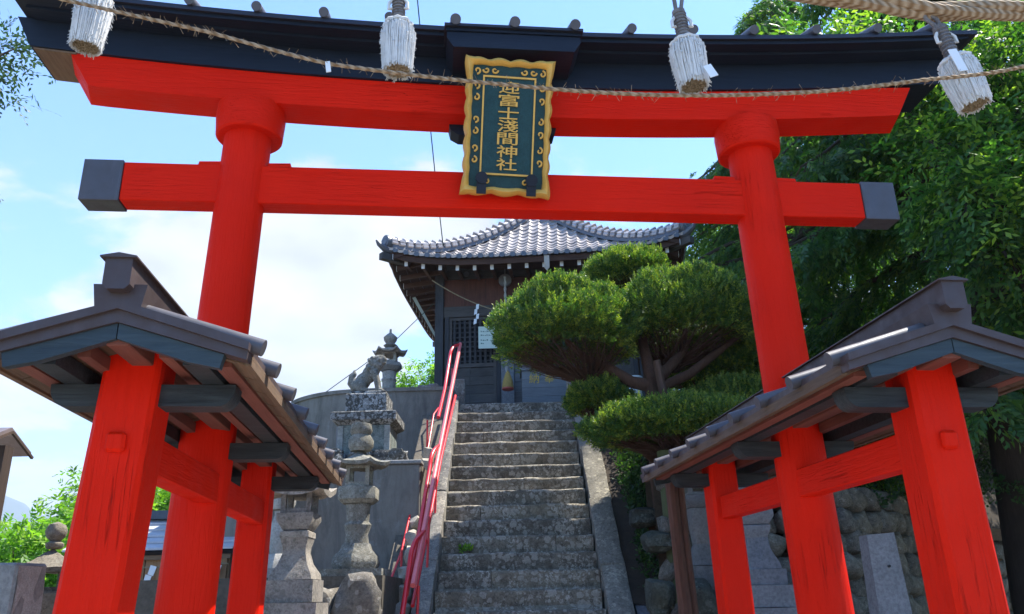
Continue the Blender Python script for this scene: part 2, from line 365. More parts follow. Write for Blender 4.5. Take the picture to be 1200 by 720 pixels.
def build_walls():
    conc = NT('weathered_concrete', 0.9, spec=0.2)
    n1 = conc.noise(1.6, 7, 0.7); st = conc.noise(1.6, 9, 0.72, conc.map((3.2, 3.2, 0.55)), 0.9)
    c = conc.ramp(n1, [(0.3, (0.145, 0.132, 0.112)), (0.7, (0.23, 0.21, 0.18))])
    c = conc.mix(conc.ramp(st, [(0.45, 0.0), (0.70, 0.7)]), c, (0.06, 0.058, 0.052))
    c = conc.mix(conc.ramp(conc.noise(3.1, 6, 0.75), [(0.58, 0.0), (0.74, 0.6)]), c, (0.30, 0.30, 0.28))
    conc.col(c); conc.bump(conc.noise(22, 5, 0.7), 0.4, 0.01); cm = conc.m; MATS['conc'] = cm
    # curved retaining wall
    pts = [(-0.98, 12.56), (-1.6, 12.56), (-2.3, 12.58), (-2.85, 12.68), (-3.3, 12.93), (-3.68, 13.35), (-3.98, 14.1), (-4.12, 15.2), (-4.2, 18)]
    # smooth the plan
    P = []
    for i in range(len(pts)-1):
        for k in range(4):
            t = k/4; p0 = pts[max(i-1, 0)]; p1 = pts[i]; p2 = pts[i+1]; p3 = pts[min(i+2, len(pts)-1)]
            f = lambda a, b, c_, d: 0.5*((2*b)+(-a+c_)*t+(2*a-5*b+4*c_-d)*t*t+(-a+3*b-3*c_+d)*t**3)
            P.append((f(p0[0], p1[0], p2[0], p3[0]), f(p0[1], p1[1], p2[1], p3[1])))
    P.append(pts[-1])
    def strip(z0, z1, t0, t1, bat=0.0):
        g = G(); V = []
        for i, p in enumerate(P):
            a = P[max(i-1, 0)]; b = P[min(i+1, len(P)-1)]; d = Vector((b[0]-a[0], b[1]-a[1])).normalized(); nn = Vector((-d.y, d.x))
            if nn.y > 0: nn = -nn
            # outward normal faces the viewer side
            o = Vector(p)
            for (off, z) in ((t0+bat, z0), (t0, z1), (t1, z1), (t1, z0)):
                q = o+nn*off; V.append((q.x, q.y, z))
        n = len(P)
        fs = []
        for i in range(n-1):
            for k in range(4): fs.append((i*4+k, i*4+(k+1) % 4, (i+1)*4+(k+1) % 4, (i+1)*4+k))
        fs += [(0, 1, 2, 3), tuple((n-1)*4+k for k in (3, 2, 1, 0))]
        g.add(V, fs); return g
    t = thing('retaining_wall', 'tall curved dark concrete retaining wall left of the stone stairs, below the hall', 'wall', (-2.5, 12.6, -1.5))
    part('wall_body', strip(-1.5, 3.10, 0.0, -0.3, 0.1), cm, t, 'world'); part('coping', strip(3.10, 3.16, 0.025, -0.32), cm, t, 'world')
    for x in (-2.72,):
        g = G(); g.tube([(x, 12.5, 1.6), (x, 12.5, 2.6)], 0.022, 8); part('drain_pipe', g, plain('pipe_grey', (0.16, 0.15, 0.15), 0.5), t, 'world')
    t = thing('retaining_wall', 'low straight dark concrete wall with a thin pale top beside the handrail', 'wall', (-2.5, 10.0, -1.5))
    g = G(); g.box(-3.95, -1.15, 9.93, 10.12, -1.5, 1.55, bev=0.01); part('wall_body', g, cm, t, 'world')
    g = G(); g.box(-3.97, -1.13, 9.90, 10.15, 1.552, 1.60, bev=0.01); part('coping', g, m_stone('pale_coping', (0.25, 0.24, 0.22), (0.38, 0.37, 0.34)), t, 'world')
build_walls()

# ================================================================== TORII
TC = (-0.0123, 4.5); TA = 0.104
def fz(u): return 2.815+0.017*u*u      # underside of the red lintel
def ft(u): return 3.02+0.0185*u*u      # its top
def sweep(prof, us, endl=None, endr=None):
    """beam swept along u; prof(u) -> list of (v,z); ends: function (v,z)->u shift"""
    g = G(); V = []; n = None
    for i, u in enumerate(us):
        p = prof(u); n = len(p)
        for (v, z) in p:
            uu = u
            if i == 0 and endl: uu = endl(v, z)
            if i == len(us)-1 and endr: uu = endr(v, z)
            V.append((uu, v, z))
    fs = [(i*n+k, i*n+(k+1) % n, (i+1)*n+(k+1) % n, (i+1)*n+k) for i in range(len(us)-1) for k in range(n)]
    fs += [tuple(range(n)), tuple((len(us)-1)*n+k for k in range(n))[::-1]]
    g.add(V, fs); return g
def zsh(g, dz=H): g.v = [(a, b, c+dz) for a, b, c in g.v]; return g
BLACK = m_wood('dark_indigo_paint', (0.003, 0.006, 0.014), (0.011, 0.016, 0.028), 'x', 0.55, 0.35)
BROWNM = m_metal('brown_sheet_metal', (0.060, 0.040, 0.038), 0.5, 0.15)
DARKM = m_metal('dark_roof_metal', (0.022, 0.022, 0.030), 0.4, 0.3)
GREYM = m_metal('grey_cap_metal', (0.080, 0.074, 0.080), 0.45, 0.2)
def build_torii():
    T = thing('torii_gate', 'large vermilion torii with black roofed lintel, gilt plaque and small roofed side posts', 'torii gate', (TC[0], TC[1], -1.5), TA)
    P = lambda name, g, m, **k: part(name, zsh(g), m, T, 'local', **k)
    for s in (-1, 1):
        g = G(); top = s*1.572; bot = s*1.70
        pts = []; rs = []
        for k in range(25):
            t = k/24; z = -1.5+t*4.35; pts.append((bot+(top-bot)*t, 0.0, z)); rs.append(0.147-0.009*t)
        g.tube(pts, rs, 28); pl = P('pillar', g, m_red('z'))
        g = G(); g.lathe([(0.185, 2.655), (0.195, 2.665), (0.205, 2.80), (0.20, 2.86)], 32, (top, 0, 0)); c = part('pillar_cap', zsh(g), m_red('x'), T, sub=pl)
        g = G(); g.lathe([(0.24, -1.5), (0.24, -1.28), (0.2, -1.24)], 24, (bot, 0, 0)); part('pillar_base', zsh(g), m_stone('base_stone', (0.2, 0.2, 0.19), (0.3, 0.3, 0.28)), T, sub=pl)
    us = [-2.6+5.2*k/40 for k in range(41)]
    g = sweep(lambda u: [(-.12, fz(u)), (-.12, ft(u)), (.10, ft(u)), (.10, fz(u))], us,
              lambda v, z: -2.49-(z-2.9)*0.6-(0.06 if v > 0 else 0), lambda v, z: 2.56+(z-2.9)*0.55+(0.06 if v > 0 else 0))
    P('red_lintel', g, m_red('x'), smooth=25)
    # black lintel above it
    us = [-2.86+5.72*k/44 for k in range(45)]
    bl = P('black_lintel', sweep(lambda u: [(-.14, ft(u)+.002), (-.14, ft(u)+.205), (.20, ft(u)+.205), (.20, ft(u)+.002)], us,
      lambda v, z: -2.83-(z-3.1)*0.5, lambda v, z: 2.85+(z-3.1)*0.5), BLACK, smooth=25)
    g = G(); g.hexa([(-2.845, -.13, ft(2.84)-.012), (-2.60, -.13, ft(2.60)-.012), (-2.60, .19, ft(2.60)-.012), (-2.845, .19, ft(2.84)-.012), (-2.85, -.13, ft(2.84)), (-2.60, -.13, ft(2.60)), (-2.60, .19, ft(2.60)), (-2.85, .19, ft(2.84))])
    part('end_board', zsh(g), m_wood('bare_brown_board', (0.10, 0.06, 0.035), (0.22, 0.14, 0.085), 'y'), T, sub=bl, smooth=0)
    # roof of the lintel: stepped eave boards and metal top
    us = [-3.0+6.0*k/44 for k in range(45)]
    R = P('lintel_roof', sweep(lambda u: [(-.35, ft(u)+.232), (-.35, ft(u)+.262), (0.03, ft(u)+.42), (.41, ft(u)+.262), (.41, ft(u)+.232)], us,
          lambda v, z: -2.95, lambda v, z: 3.08), DARKM, smooth=25)
    for (v0, v1, a, b, e) in ((-.245, .30, .190, .214, 2.98), (-.328, .385, .208, .235, 3.03)):
        g = sweep(lambda u: [(v0, ft(u)+a), (v0, ft(u)+b), (v1, ft(u)+b), (v1, ft(u)+a)], [x*e/3.0 if x > -2.8 else x*e/3.0*.965 for x in us])
        part('eave_board', zsh(g), BLACK, T, sub=R, smooth=25)
    for k, u in enumerate([-2.70, -2.305, -1.905, -1.515, -1.12, -0.73, 0.76, 1.155, 1.55, 1.965, 2.38, 2.78]):
        g = G(); z = ft(u)+.262
        g.tube([(u, -.375, z+.022), (u, 0.03, z+.185), (u, .43, z+.022)], 0.030, 14); part('roof_roll', zsh(g), GREYM, T, sub=R)
    # small raised canopy above the plaque
    g = G(); g.prism([(-.345, 3.085), (-.385, 3.15), (-.385, 3.19), (.42, 3.19), (.42, 3.15), (.38, 3.085)], 'y', -.42, -.1)
    g.box(-.39, .425, -.43, .45, 3.193, 3.212)
    cp = part('plaque_canopy', zsh(g), BLACK, T, sub=R, smooth=0)
    g = G(); g.prism([(-.45, 3.2135), (-.45, 3.232), (.03, 3.45), (.48, 3.25), (.48, 3.2135)], 'x', -.40, .435); part('canopy_roof', zsh(g), DARKM, T, sub=R, smooth=0)
    for u in (-.335, .02, .385):
        g = G(); g.tube([(u, -.47, 3.245), (u, 0.03, 3.47)], 0.032, 14); part('roof_roll', zsh(g), GREYM, T, sub=R)
    # tie beam
    g = G(); g.box(-2.25, 2.25, -.07, .07, 2.20, 2.445, bev=0.006); nk = P('tie_beam', g, m_red('x'))
    for s in (-1, 1):
        g = G(); g.box(s*2.25 if s > 0 else -2.47, 2.47 if s > 0 else -2.25, -.078, .078, 2.192, 2.453, bev=0.003); part('beam_end_cap', zsh(g), GREYM, T, sub=nk)
        for a, b in ((1.30, 1.44), (1.70, 1.84)):
            g = G(); g.prism([(s*a, 2.446), (s*b, 2.446), (s*(b-0.006), 2.474), (s*(a+0.006), 2.478)], 'y', -.05, .05)
            part('wedge', zsh(g), m_red('x'), T, sub=nk)
    g = G(); g.box(-.09, .09, -.05, .05, 2.44, 2.84); g.prism([(-.37, 2.86), (-.35, 2.775), (-.30, 2.745), (.26, 2.745), (.31, 2.775), (.33, 2.86)], 'y', .0, .12)
    P('centre_strut', g, BLACK, smooth=0)
    # ---- the roofed side posts
    redy, redz = m_red('y'), m_red('z')
    oldw = m_wood('old_brown_board', (0.06, 0.036, 0.022), (0.20, 0.13, 0.08), 'y'); redold = m_wood('faded_red_board', (0.13, 0.035, 0.025), (0.22, 0.075, 0.05), 'y', 0.7)
    blk = m_wood('black_arm_paint', (0.006, 0.008, 0.012), (0.05, 0.06, 0.065), 'x', 0.6, 0.6)
    barge = m_wood('blue_grey_barge_paint', (0.014, 0.026, 0.034), (0.045, 0.066, 0.078), 'x', 0.55, 0.6)
    for s in (-1, 1):
        uc = s*1.60 if s > 0 else -1.580
        for v in (-1.25, 1.25):
            top = 0.945 if v < 0 else 0.90
            g = G()
            # chamfered square post
            h = 0.106 if v < 0 else 0.098; b = 0.018; xs_ = (.030 if s > 0 and v < 0 else (-.018 if s < 0 and v > 0 else 0)); ln = (.052 if s < 0 and v < 0 else .02); sec = [(-h+b, -h), (h-b, -h), (h, -h+b), (h, h-b), (h-b, h), (-h+b, h), (-h, h-b), (-h, -h+b)]
            V = []; nz = 14
            for k in range(nz+1):
                z = -1.5+(top+1.5)*k/nz; w = 1.05-0.06*k/nz; xo = uc+xs_+s*ln*(top-z)
                for (x, y) in sec: V.append((xo+x*w, v+y*w, z))
            n = 8; g.add(V, [(i*n+k, i*n+(k+1) % n, (i+1)*n+(k+1) % n, (i+1)*n+k) for i in range(nz) for k in range(n)]+[tuple(range(n))[::-1], tuple(nz*n+k for k in range(n))])
            po = P('side_post', g, redz, smooth=20)
            xc = uc+xs_+s*ln*(top-.57); g = G(); g.box(xc-.036, xc+.036, v+(-.132 if v < 0 else .10), v+(-.10 if v < 0 else .132), 0.53, 0.605, bev=0.012); part('tenon_end', zsh(g), redz, T, sub=po)
        g = G(); g.box(uc-.05, uc+.05, -1.14, 1.14, 0.485, 0.635, bev=0.006); P('brace_beam', g, redy)
        # roof over the three posts
        apz, ev, zz = 0.985, .395, 0.865       # ridge line, half width, eave height
        v0, v1 = (-1.64, 1.72) if s < 0 else (-1.56, 1.66); uc = uc+(.035 if s < 0 else 0)
        th = 0.03
        def slope_poly(z_off, t, wdt): 
            e = apz+z_off-(apz-zz)*wdt/ev
            return [(uc-wdt, e), (uc, apz+z_off), (uc+wdt, e), (uc+wdt, e+t), (uc, apz+z_off+t), (uc-wdt, e+t)]
        g = G(); g.prism(slope_poly(-0.01, 0.03, ev+0.055), 'y', v0+0.03, v1-0.03); RR = P('side_roof', g, BROWNM, smooth=20)
        # underside boards: individual planks across the slope
        nb = 14
        for sd_ in (-1, 1):
            for k in range(nb):
                a = v0+0.06+(v1-v0-0.12)*k/nb; b_ = a+(v1-v0-0.12)/nb-0.008
                g = G(); g.hexa([(uc, a, apz-.05), (uc+sd_*(ev+.03), a, apz-.05-(apz-zz)*(ev+.03)/ev), (uc+sd_*(ev+.03), b_, apz-.05-(apz-zz)*(ev+.03)/ev), (uc, b_, apz-.05),
                    (uc, a, apz-.03), (uc+sd_*(ev+.03), a, apz-.03-(apz-zz)*(ev+.03)/ev), (uc+sd_*(ev+.03), b_, apz-.03-(apz-zz)*(ev+.03)/ev), (uc, b_, apz-.03)])
                part('roof_plank', zsh(g), oldw, T, sub=RR, smooth=0)
            # long purlins under the slope
            for w in (.14, .345):
                z = apz-.052-(apz-zz)*w/ev; hw = .022 if w < .3 else .030; m = redold
                g = G(); g.box(uc+sd_*w-hw, uc+sd_*w+hw, v0+0.10, v1-0.10, z-(.05 if w < .3 else .022), z); part('purlin', zsh(g), m, T, sub=RR, smooth=0)
            # eave board and metal drip edge along the eave
            z = apz-(apz-zz)*(ev+.04)/ev
            g = G(); g.box(*(sorted((uc+sd_*(ev+.035), uc+sd_*(ev+.058)))), v0+.05, v1-.05, z-.055, z-.012); part('eave_strip', zsh(g), oldw, T, sub=RR, smooth=0)
            # rolled metal battens down the slope with their round ends showing
            nr = 9; 
            for k in range(nr):
                v = (-1.69 if s < 0 else -1.50)+k*(.40 if s < 0 else .372)
                if v > v1-0.03 or v < v0+0.02: v = min(max(v, v0+.04), v1-.04)
                e = ev+.10; ze = apz+.025-(apz-zz)*e/ev
                g = G(); g.tube([(uc+sd_*.05, v, apz+.025-(apz-zz)*.05/ev), (uc+sd_*e, v, ze)], 0.031, 14); part('roof_roll', zsh(g), GREYM, T, sub=RR)
        # gable: barge board pairs front and back, metal verge over them
        for (va, vb) in ((v0, v0+.035), (v1-.035, v1)):
            for sd_ in (-1, 1):
                w = ev-.025; ze = apz-(apz-zz)*w/ev; cut = .012
                g = G(); g.prism([(uc+sd_*.002, apz-.05), (uc+sd_*w, ze-.048), (uc+sd_*(w-cut), ze-.098), (uc+sd_*.25, apz-.113-(apz-zz)*.25/ev), (uc+sd_*.002, apz-.106)], 'y', va, vb)
                part('barge_board', zsh(g), barge, T, sub=RR, smooth=0)
                w = ev+.055; ze = apz-(apz-zz)*w/ev
                g = G(); a, b_ = (va-.025, vb+.03)
                g.prism([(uc, apz-.048), (uc+sd_*w, ze-.046), (uc+sd_*(w+.004), ze-.012), (uc+sd_*.6*w, apz-(apz-zz)*.6*w/ev-.004), (uc, apz)], 'y', a+.012, b_-.012)
                g.prism([(uc, apz-.004), (uc+sd_*(w+.006), ze-.014), (uc+sd_*(w+.008), ze+.014), (uc+sd_*.3, apz-(apz-zz)*.3/ev+.024), (uc, apz+.026)], 'y', a-.006, b_)
                part('verge_flashing', zsh(g), BROWNM, T, sub=RR, smooth=0)
        # ridge: lower wings, upper box, cap plate
        g = G(); va, vb = v0-.03, v1+.03
        g.prism([(uc-.078, apz+.0), (uc-.092, apz+.085), (uc+.092, apz+.085), (uc+.078, apz+.0)], 'y', va, vb)
        rb = part('ridge_base', zsh(g), BROWNM, T, sub=RR, smooth=0)
        g = G(); va, vb = v0-.075, v1+.08
        g.prism([(uc-.030, apz+.052), (uc-.046, apz+.07), (uc-.046, apz+.168), (uc+.046, apz+.168), (uc+.046, apz+.07), (uc+.030, apz+.052)], 'y', va, vb)
        part('ridge_box', zsh(g), BROWNM, T, sub=RR, smooth=0)
        g = G(); g.prism([(uc-.062, apz+.166), (uc-.062, apz+.172), (uc, apz+.184), (uc+.062, apz+.172), (uc+.062, apz+.166)], 'y', va-.012, vb+.012)
        part('ridge_cap', zsh(g), BROWNM, T, sub=RR, smooth=0)
        # ridge purlin in its notch, and the carved black arms on each post
        g = G(); g.box(uc-.04, uc+.04, v0+.02, v1-.02, apz-.125, apz-.052, bev=.004); part('ridge_purlin', zsh(g), redold, T, sub=RR, smooth=0)
        for v in (-1.25, 0.0, 1.25):
            prof = []
            L_ = .34
            for k in range(9):
                t = k/8*pi/2; prof.append((L_-.06+.06*sin(t), .715+.075*(1-cos(t))+.0))
            pr = [(-x, z) for x, z in prof[::-1]]+[(x, z) for x, z in prof]
            pr = [(-L_, .80)]+[(-x, z) for x, z in prof[::-1]]+prof+[(L_, .80)]
            g = G(); g.prism([(uc+x, z) for x, z in pr], 'y', v-.055, v+.055); part('carved_arm', zsh(g), blk, T, sub=RR, smooth=30)
        g = G()
        for sd_ in (-1, 1): g.box(uc+sd_*.255-.04, uc+sd_*.255+.04, v0+.06, v1-.06, .802, .862)
        part('eave_purlin', zsh(g), blk, T, sub=RR, smooth=0)
    # ---- plaque
    gold = plain('worn_gilt', (0.68, 0.38, 0.07), 0.5, 0.1, 22, 0.3, 0.3); teal = m_stone('teal_lacquer', (0.010, 0.045, 0.048), (0.020, 0.075, 0.080), None, 3.0, 0.5, 0.3)
    bot = Vector((-.030, -.150, 2.262)); top = Vector((-.008, -.410, 3.005)); up = (top-bot); hgt = up.length; up.normalize()
    xr = Vector((1, 0, 0)); xr = (xr-up*xr.dot(up)).normalized(); nf = xr.cross(up).normalized()   # nf points to the viewer
    if nf.y > 0: nf = -nf
    Mq = Matrix(((xr.x, up.x, nf.x, bot.x), (xr.y, up.y, nf.y, bot.y), (xr.z, up.z, nf.z, bot.z+H), (0, 0, 0, 1)))
    def pm(name, g, m, sub, **k):
        g.v = [tuple(Mq @ Vector(v)) for v in g.v]; return part(name, g, m, T, 'local', sub=sub, **k)
    hw = .252; g = G(); g.box(-hw+.03, hw-.03, .03, hgt-.03, -.05, 0.0); PL = pm('plaque', g, teal, None, smooth=0)
    # wavy gilt frame
    def contour(off, wave, flare):
        pts = []; nx_, ny_ = 26, 40
        def wob(t, n): return wave*abs(sin(t*pi*n))
        hw_, h0, h1 = hw-off, off, hgt-off
        for k in range(nx_): t = k/nx_; pts.append((-hw_+2*hw_*t, h0-wob(t, 3)+wave*.3))
        for k in range(ny_): t = k/ny_; pts.append((hw_+wob(t, 7)*0.8-wave*.3, h0+(h1-h0)*t))
        for k in range(nx_): t = k/nx_; pts.append((hw_-2*hw_*t, h1+wob(t, 4)-wave*.3))
        for k in range(ny_): t = k/ny_; pts.append((-hw_-wob(t, 7)*0.8+wave*.3, h1-(h1-h0)*t))
        c = (0, hgt/2); out = []
        for (x, y) in pts:
            dx, dy = abs(x)/hw_, abs(y-c[1])/(hgt/2-off); f = max(0, min(dx, dy)-0.86)/0.14
            out.append((x+math.copysign(flare*f, x), y+math.copysign(flare*f, y-c[1])))
        return out
    rings = [(contour(.0, .018, .022), -.06), (contour(.0, .018, .022), .012), (contour(.014, .012, .012), .034), (contour(.03, .008, 0), .022), (contour(.036, .006, 0), -.002)]
    V = [(x, y, z) for ring, z in rings for x, y in ring]; n = len(rings[0][0]); g = G()
    g.add(V, [(i*n+k, i*n+(k+1) % n, (i+1)*n+(k+1) % n, (i+1)*n+k) for i in range(len(rings)-1) for k in range(n)]); pm('gilt_frame', g, gold, PL, smooth=50)
    # inner bordered panel
    iw, i0, i1 = .148, .115, hgt-.105
    g = G(); g.box(-iw, iw, i0, i1, .0005, .006); pm('inner_panel', g, m_stone('teal_panel', (0.010, 0.045, 0.050), (0.02, 0.07, 0.075), None, 4.0, 0.55, 0.5), PL, smooth=0)
    g = G(); b = .010
    g.box(-iw-b, iw+b, i0-b, i0, .0, .014); g.box(-iw-b, iw+b, i1, i1+b, .0, .014); g.box(-iw-b, -iw, i0, i1, .0, .0135); g.box(iw, iw+b, i0, i1, .0, .0135); pm('inner_border', g, gold, PL, smooth=0)
    # mitred sloping borders between frame and panel
    # curls
    def curl(cx, cy, r, a0, sgn, turns=1.15):
        pts = []; rs = []
        for k in range(16):
            t = k/15; a = a0+sgn*turns*2*pi*t*0.8; rr = r*(1-0.78*t); pts.append((cx+rr*cos(a), cy+rr*sin(a), .006)); rs.append(.0065*(1-.3*t)+(.003 if k == 15 else 0))
        g = G(); g.tube(pts, rs, 6); return g
    e = .048
    for sx in (-1, 1):
        for (y, sg) in ((.19, 1), (.262, -1), (.36, 1), (.432, -1), (.56, 1), (.632, -1), (.72, -1)):
            x = sx*(hw-.058); pm('gilt_curl', curl(x, y, .021, (pi if sx > 0 else 0)+(pi/2*sg), (1 if sx > 0 else -1)*sg), gold, PL)
        for (x, yy, sg) in ((.09, hgt-.062, 1), (.14, hgt-.062, -1)):
            pm('gilt_curl', curl(sx*x, yy, .020, pi if (sg*sx > 0) else 0, sg*sx), gold, PL)
        for (x, yy, sg) in ((.115, .065, -1),):
            pm('gilt_curl', curl(sx*x, yy, .022, 0 if sx > 0 else pi, 1 if sx > 0 else -1), gold, PL)
    # iron straps holding the foot of the plaque
    for x in (-.145, .15):
        g = G(); g.box(x-.028, x+.028, -.015, .07, .036, .05); g.tube([(x, .078, .030), (x, .078, .056)], .036, 14); pm('iron_strap', g, BLACK, PL, smooth=30)
    # lettering, one carved character each
    txt = '迎富士淺間神社'; n = len(txt); sp = (i1-i0-.035)/n
    for k, ch in enumerate(txt):
        cu = bpy.data.curves.new('t', 'FONT'); cu.body = ch; cu.size = sp*1.08; cu.align_x = 'CENTER'; cu.align_y = 'CENTER'; cu.extrude = .004; cu.offset = .0005; cu.resolution_u = 3
        to = bpy.data.objects.new('t', cu); COL.objects.link(to); dg = bpy.context.evaluated_depsgraph_get(); dg.update()
        me = bpy.data.meshes.new_from_object(to.evaluated_get(dg)); bpy.data.objects.remove(to)
        if len(me.vertices) == 0: continue
        a = np.array([v.co for v in me.vertices]); cx = (a[:, 0].min()+a[:, 0].max())/2; cy = (a[:, 1].min()+a[:, 1].max())/2
        sx = .122/max(1e-6, a[:, 0].max()-a[:, 0].min()); sy = sp*0.93/max(1e-6, a[:, 1].max()-a[:, 1].min())
        yk = i1-.0175-sp*(k+.5)
        me.transform(Mq @ Matrix.Translation((0, yk, .011)) @ Matrix.Diagonal((sx, sy, 1, 1)) @ Matrix.Translation((-cx, -cy, 0)))
        me.materials.clear(); me.materials.append(gold); o = bpy.data.objects.new('character', me); COL.objects.link(o); o.parent = PL
    return T
TORII = build_torii()

# ================================================================== STAIRS
STEP = m_stone('lichen_stone', (0.115, 0.096, 0.070), (0.27, 0.235, 0.175), (0.46, 0.42, 0.34), 1.6, 0.92, 1.0, 0.62, 13)
CURB = m_stone('curb_stone', (0.13, 0.12, 0.098), (0.25, 0.23, 0.19), (0.42, 0.38, 0.28), 1.3, 0.92, 0.9, 0.45, 18)
def nose_y(z): return 8.91+1.25*z
def slab(g, x0, x1, y0, y1, z0, z1, nx=12, amt=0.010, seed=0.0):
    """worn block: subdivided along x with nudged edges"""
    V = []; yb = [y0, (y0+y1)/2, y1]
    sec = [(y0+.012, z0), (y0+.004, z0+(z1-z0)*.5), (y0, z1-.030), (y0+.010, z1-.010), (y0+.034, z1), (y1, z1), (y1, z0)]
    m = len(sec)
    for i in range(nx+1):
        x = x0+(x1-x0)*i/nx
        for k, (y, z) in enumerate(sec):
            n = noise.noise_vector(Vector((x*5+seed, y*5, z*5+seed)))
            n2 = noise.noise(Vector((x*14+seed, k*2.1, seed)))
            a = amt*(1.4 if k in (2, 3, 4) else 0.7)
            V.append((x+(n.x*amt if 0 < i < nx else 0), y+n.y*a-(abs(n2)*-.012 if k == 2 else 0), z+n.z*a-(abs(n2)*.012 if k in (2, 3) else 0)))
    g.add(V, [(i*m+k, i*m+(k+1) % m, (i+1)*m+(k+1) % m, (i+1)*m+k) for i in range(nx) for k in range(m)]+[tuple(range(m)), tuple(nx*m+k for k in range(m))[::-1]])
    return g
def build_stairs():
    T = thing('stone_staircase', 'steep grey stone staircase with lichen covered steps climbing to the wooden hall', 'stairs', (0, 7.1, -1.5))
    for k in range(-7, 15):
        z = .08+.2*k; y = nose_y(z)
        xo = random.uniform(-.008, .008)+0.005; yo = random.uniform(-.014, .014); zo = random.uniform(-.007, .007)
        cuts = [-.872, .872] if k % 4 not in (1, 3) else [-.872, random.choice((-.3, .45, .1, -.45)), .872]
        if k == 3: cuts = [-.872, .44, .872]
        for a, b in zip(cuts[:-1], cuts[1:]):
            g = slab(G(), a+xo+.003, b+xo-.003, y+yo+random.uniform(-.004, .004), y+.42, z+zo-.196, z+zo+random.uniform(-.004, .003), 16, .010, k*3.3+a)
            part('step', g, STEP, T, 'world', smooth=40)
    # sloping kerb slabs on both sides
    def kerb(name, x0a, x1a, x0b, x1b, za, zb, off, th, n, m, sub=None):
        for i in range(n):
            t0 = i/n; t1 = (i+1)/n-.006/ (zb-za)
            za_, zb_ = za+(zb-za)*t0, za+(zb-za)*t1
            g = G(); V = []; ns = 8
            jx = random.uniform(-.01, .01); jz = random.uniform(-.012, .012)
            for q in range(ns+1):
                t = t0+(t1-t0)*q/ns; z = za+(zb-za)*t; y = nose_y(z); xi = x0a+(x0b-x0a)*t+jx; xo = x1a+(x1b-x1a)*t+jx
                for kx, (x, dz) in enumerate(((xi, off-th), (xi, off-.012), (xi+(xo-xi)*.12, off), ((xi+xo)/2, off+.004), (xo-(xo-xi)*.12, off), (xo, off-.012), (xo, off-th))):
                    nn = noise.noise_vector(Vector((x*6, z*5, i*2.0+kx)))*.013
                    V.append((x+nn.x, y+nn.y, z+dz+jz+nn.z))
            g.add(V, [(a*7+k, a*7+(k+1) % 7, (a+1)*7+(k+1) % 7, (a+1)*7+k) for a in range(ns) for k in range(7)]+[tuple(range(7)), tuple(ns*7+k for k in range(7))[::-1]])
            part(name, g, m, T, 'world', smooth=40)
    kerb('kerb_slab', -1.10, -.885, -.94, -.862, -1.4, 2.9, .10, .5, 5, m_stone('pale_kerb_stone', (0.16, 0.15, 0.135), (0.30, 0.28, 0.25), (0.42, 0.38, 0.30), 1.5, 0.92, 0.9, 0.4, 26))
    kerb('kerb_slab', .895, 1.15, .90, 1.16, -1.4, 1.86, .10, .5, 4, CURB)
    kerb('kerb_slab', .895, 1.19, .90, 1.22, 1.87, 2.95, .06, .5, 1, m_stone('pale_kerb_patch', (0.26, 0.22, 0.17), (0.42, 0.37, 0.30), None, 2.5))
    kerb('outer_kerb', 1.18, 1.40, 1.165, 1.24, -1.4, 1.86, .02, .4, 3, m_stone('smooth_kerb', (0.13, 0.14, 0.15), (0.22, 0.23, 0.24), None, 0.8))
    # body below
    g = G(); g.prism([(nose_y(-1.5)+.1, -1.5), (12.9, -1.5), (12.9, 2.6), (12.6, 2.6)], 'x', -.86, .86); part('stair_body', g, STEP, T, 'world', smooth=0)
build_stairs()
def build_stair_sides():
    g = G(); g.prism([(nose_y(-1.5), -1.52), (12.5, -1.5), (12.5, 2.70), (nose_y(2.85), 2.70)], 'x', -1.42, -.90)
    struct('slope_ground', g, m_stone('packed_earth', (0.10, 0.085, 0.065), (0.17, 0.15, 0.12), None, 0.6), 0)
    # fallen log-like stones outside the right kerb
    for i, (z0, z1) in enumerate(((-1.3, -.3), (-.28, .62), (.64, 1.5))):
        g = G(); pts = []; rs = []
        for q in range(11):
            z = z0+(z1-z0)*q/10; x = 1.56-.11*(z+.3)+.03*sin(q*1.1+i); pts.append((x, nose_y(z), z-.10+.02*sin(q*.9))); rs.append(.115+.02*sin(q*1.7+i)-.02*(i == 2))
        g.tube(pts, rs, 12, jit=.08)
        solo('long_stone', g, m_stone('shaded_stone', (0.09, 0.10, 0.09), (0.17, 0.18, 0.15), (0.26, 0.28, 0.22), 1.2), ['rough rounded edging stone lowest beside the right kerb of the stairs', 'rough rounded edging stone, second up beside the right kerb', 'rough rounded edging stone uppermost under the clipped tree by the stairs'][i], 'stone', group='edging stones along the stairs')
    pale = m_stone('pale_rubble', (0.30, 0.27, 0.22), (0.50, 0.46, 0.40), None, 2.0)
    ords = ['lowest', 'second', 'third', 'fourth', 'fifth', 'sixth', 'seventh', 'eighth', 'ninth', 'tenth', 'eleventh', 'twelfth', 'thirteenth', 'topmost']
    RUB = ['small pale rubble stone between the two red handrails, '+o+(' of the row' if o in ('lowest', 'topmost') else ' from the bottom of the row') for o in ords]
    for i in range(14):
        z = -.72+.20*i; g = G(); y = nose_y(z)-.02
        g.rock((-1.185+.015*sin(i*2.3), y, z-.02), (.085+.012*sin(i*1.3), .15, .10+.01*cos(i*2)), i*3.1, 2, .42)
        solo('rubble_stone', g, pale, RUB[i], 'stone', group='pale stones between the handrails')
build_stair_sides()

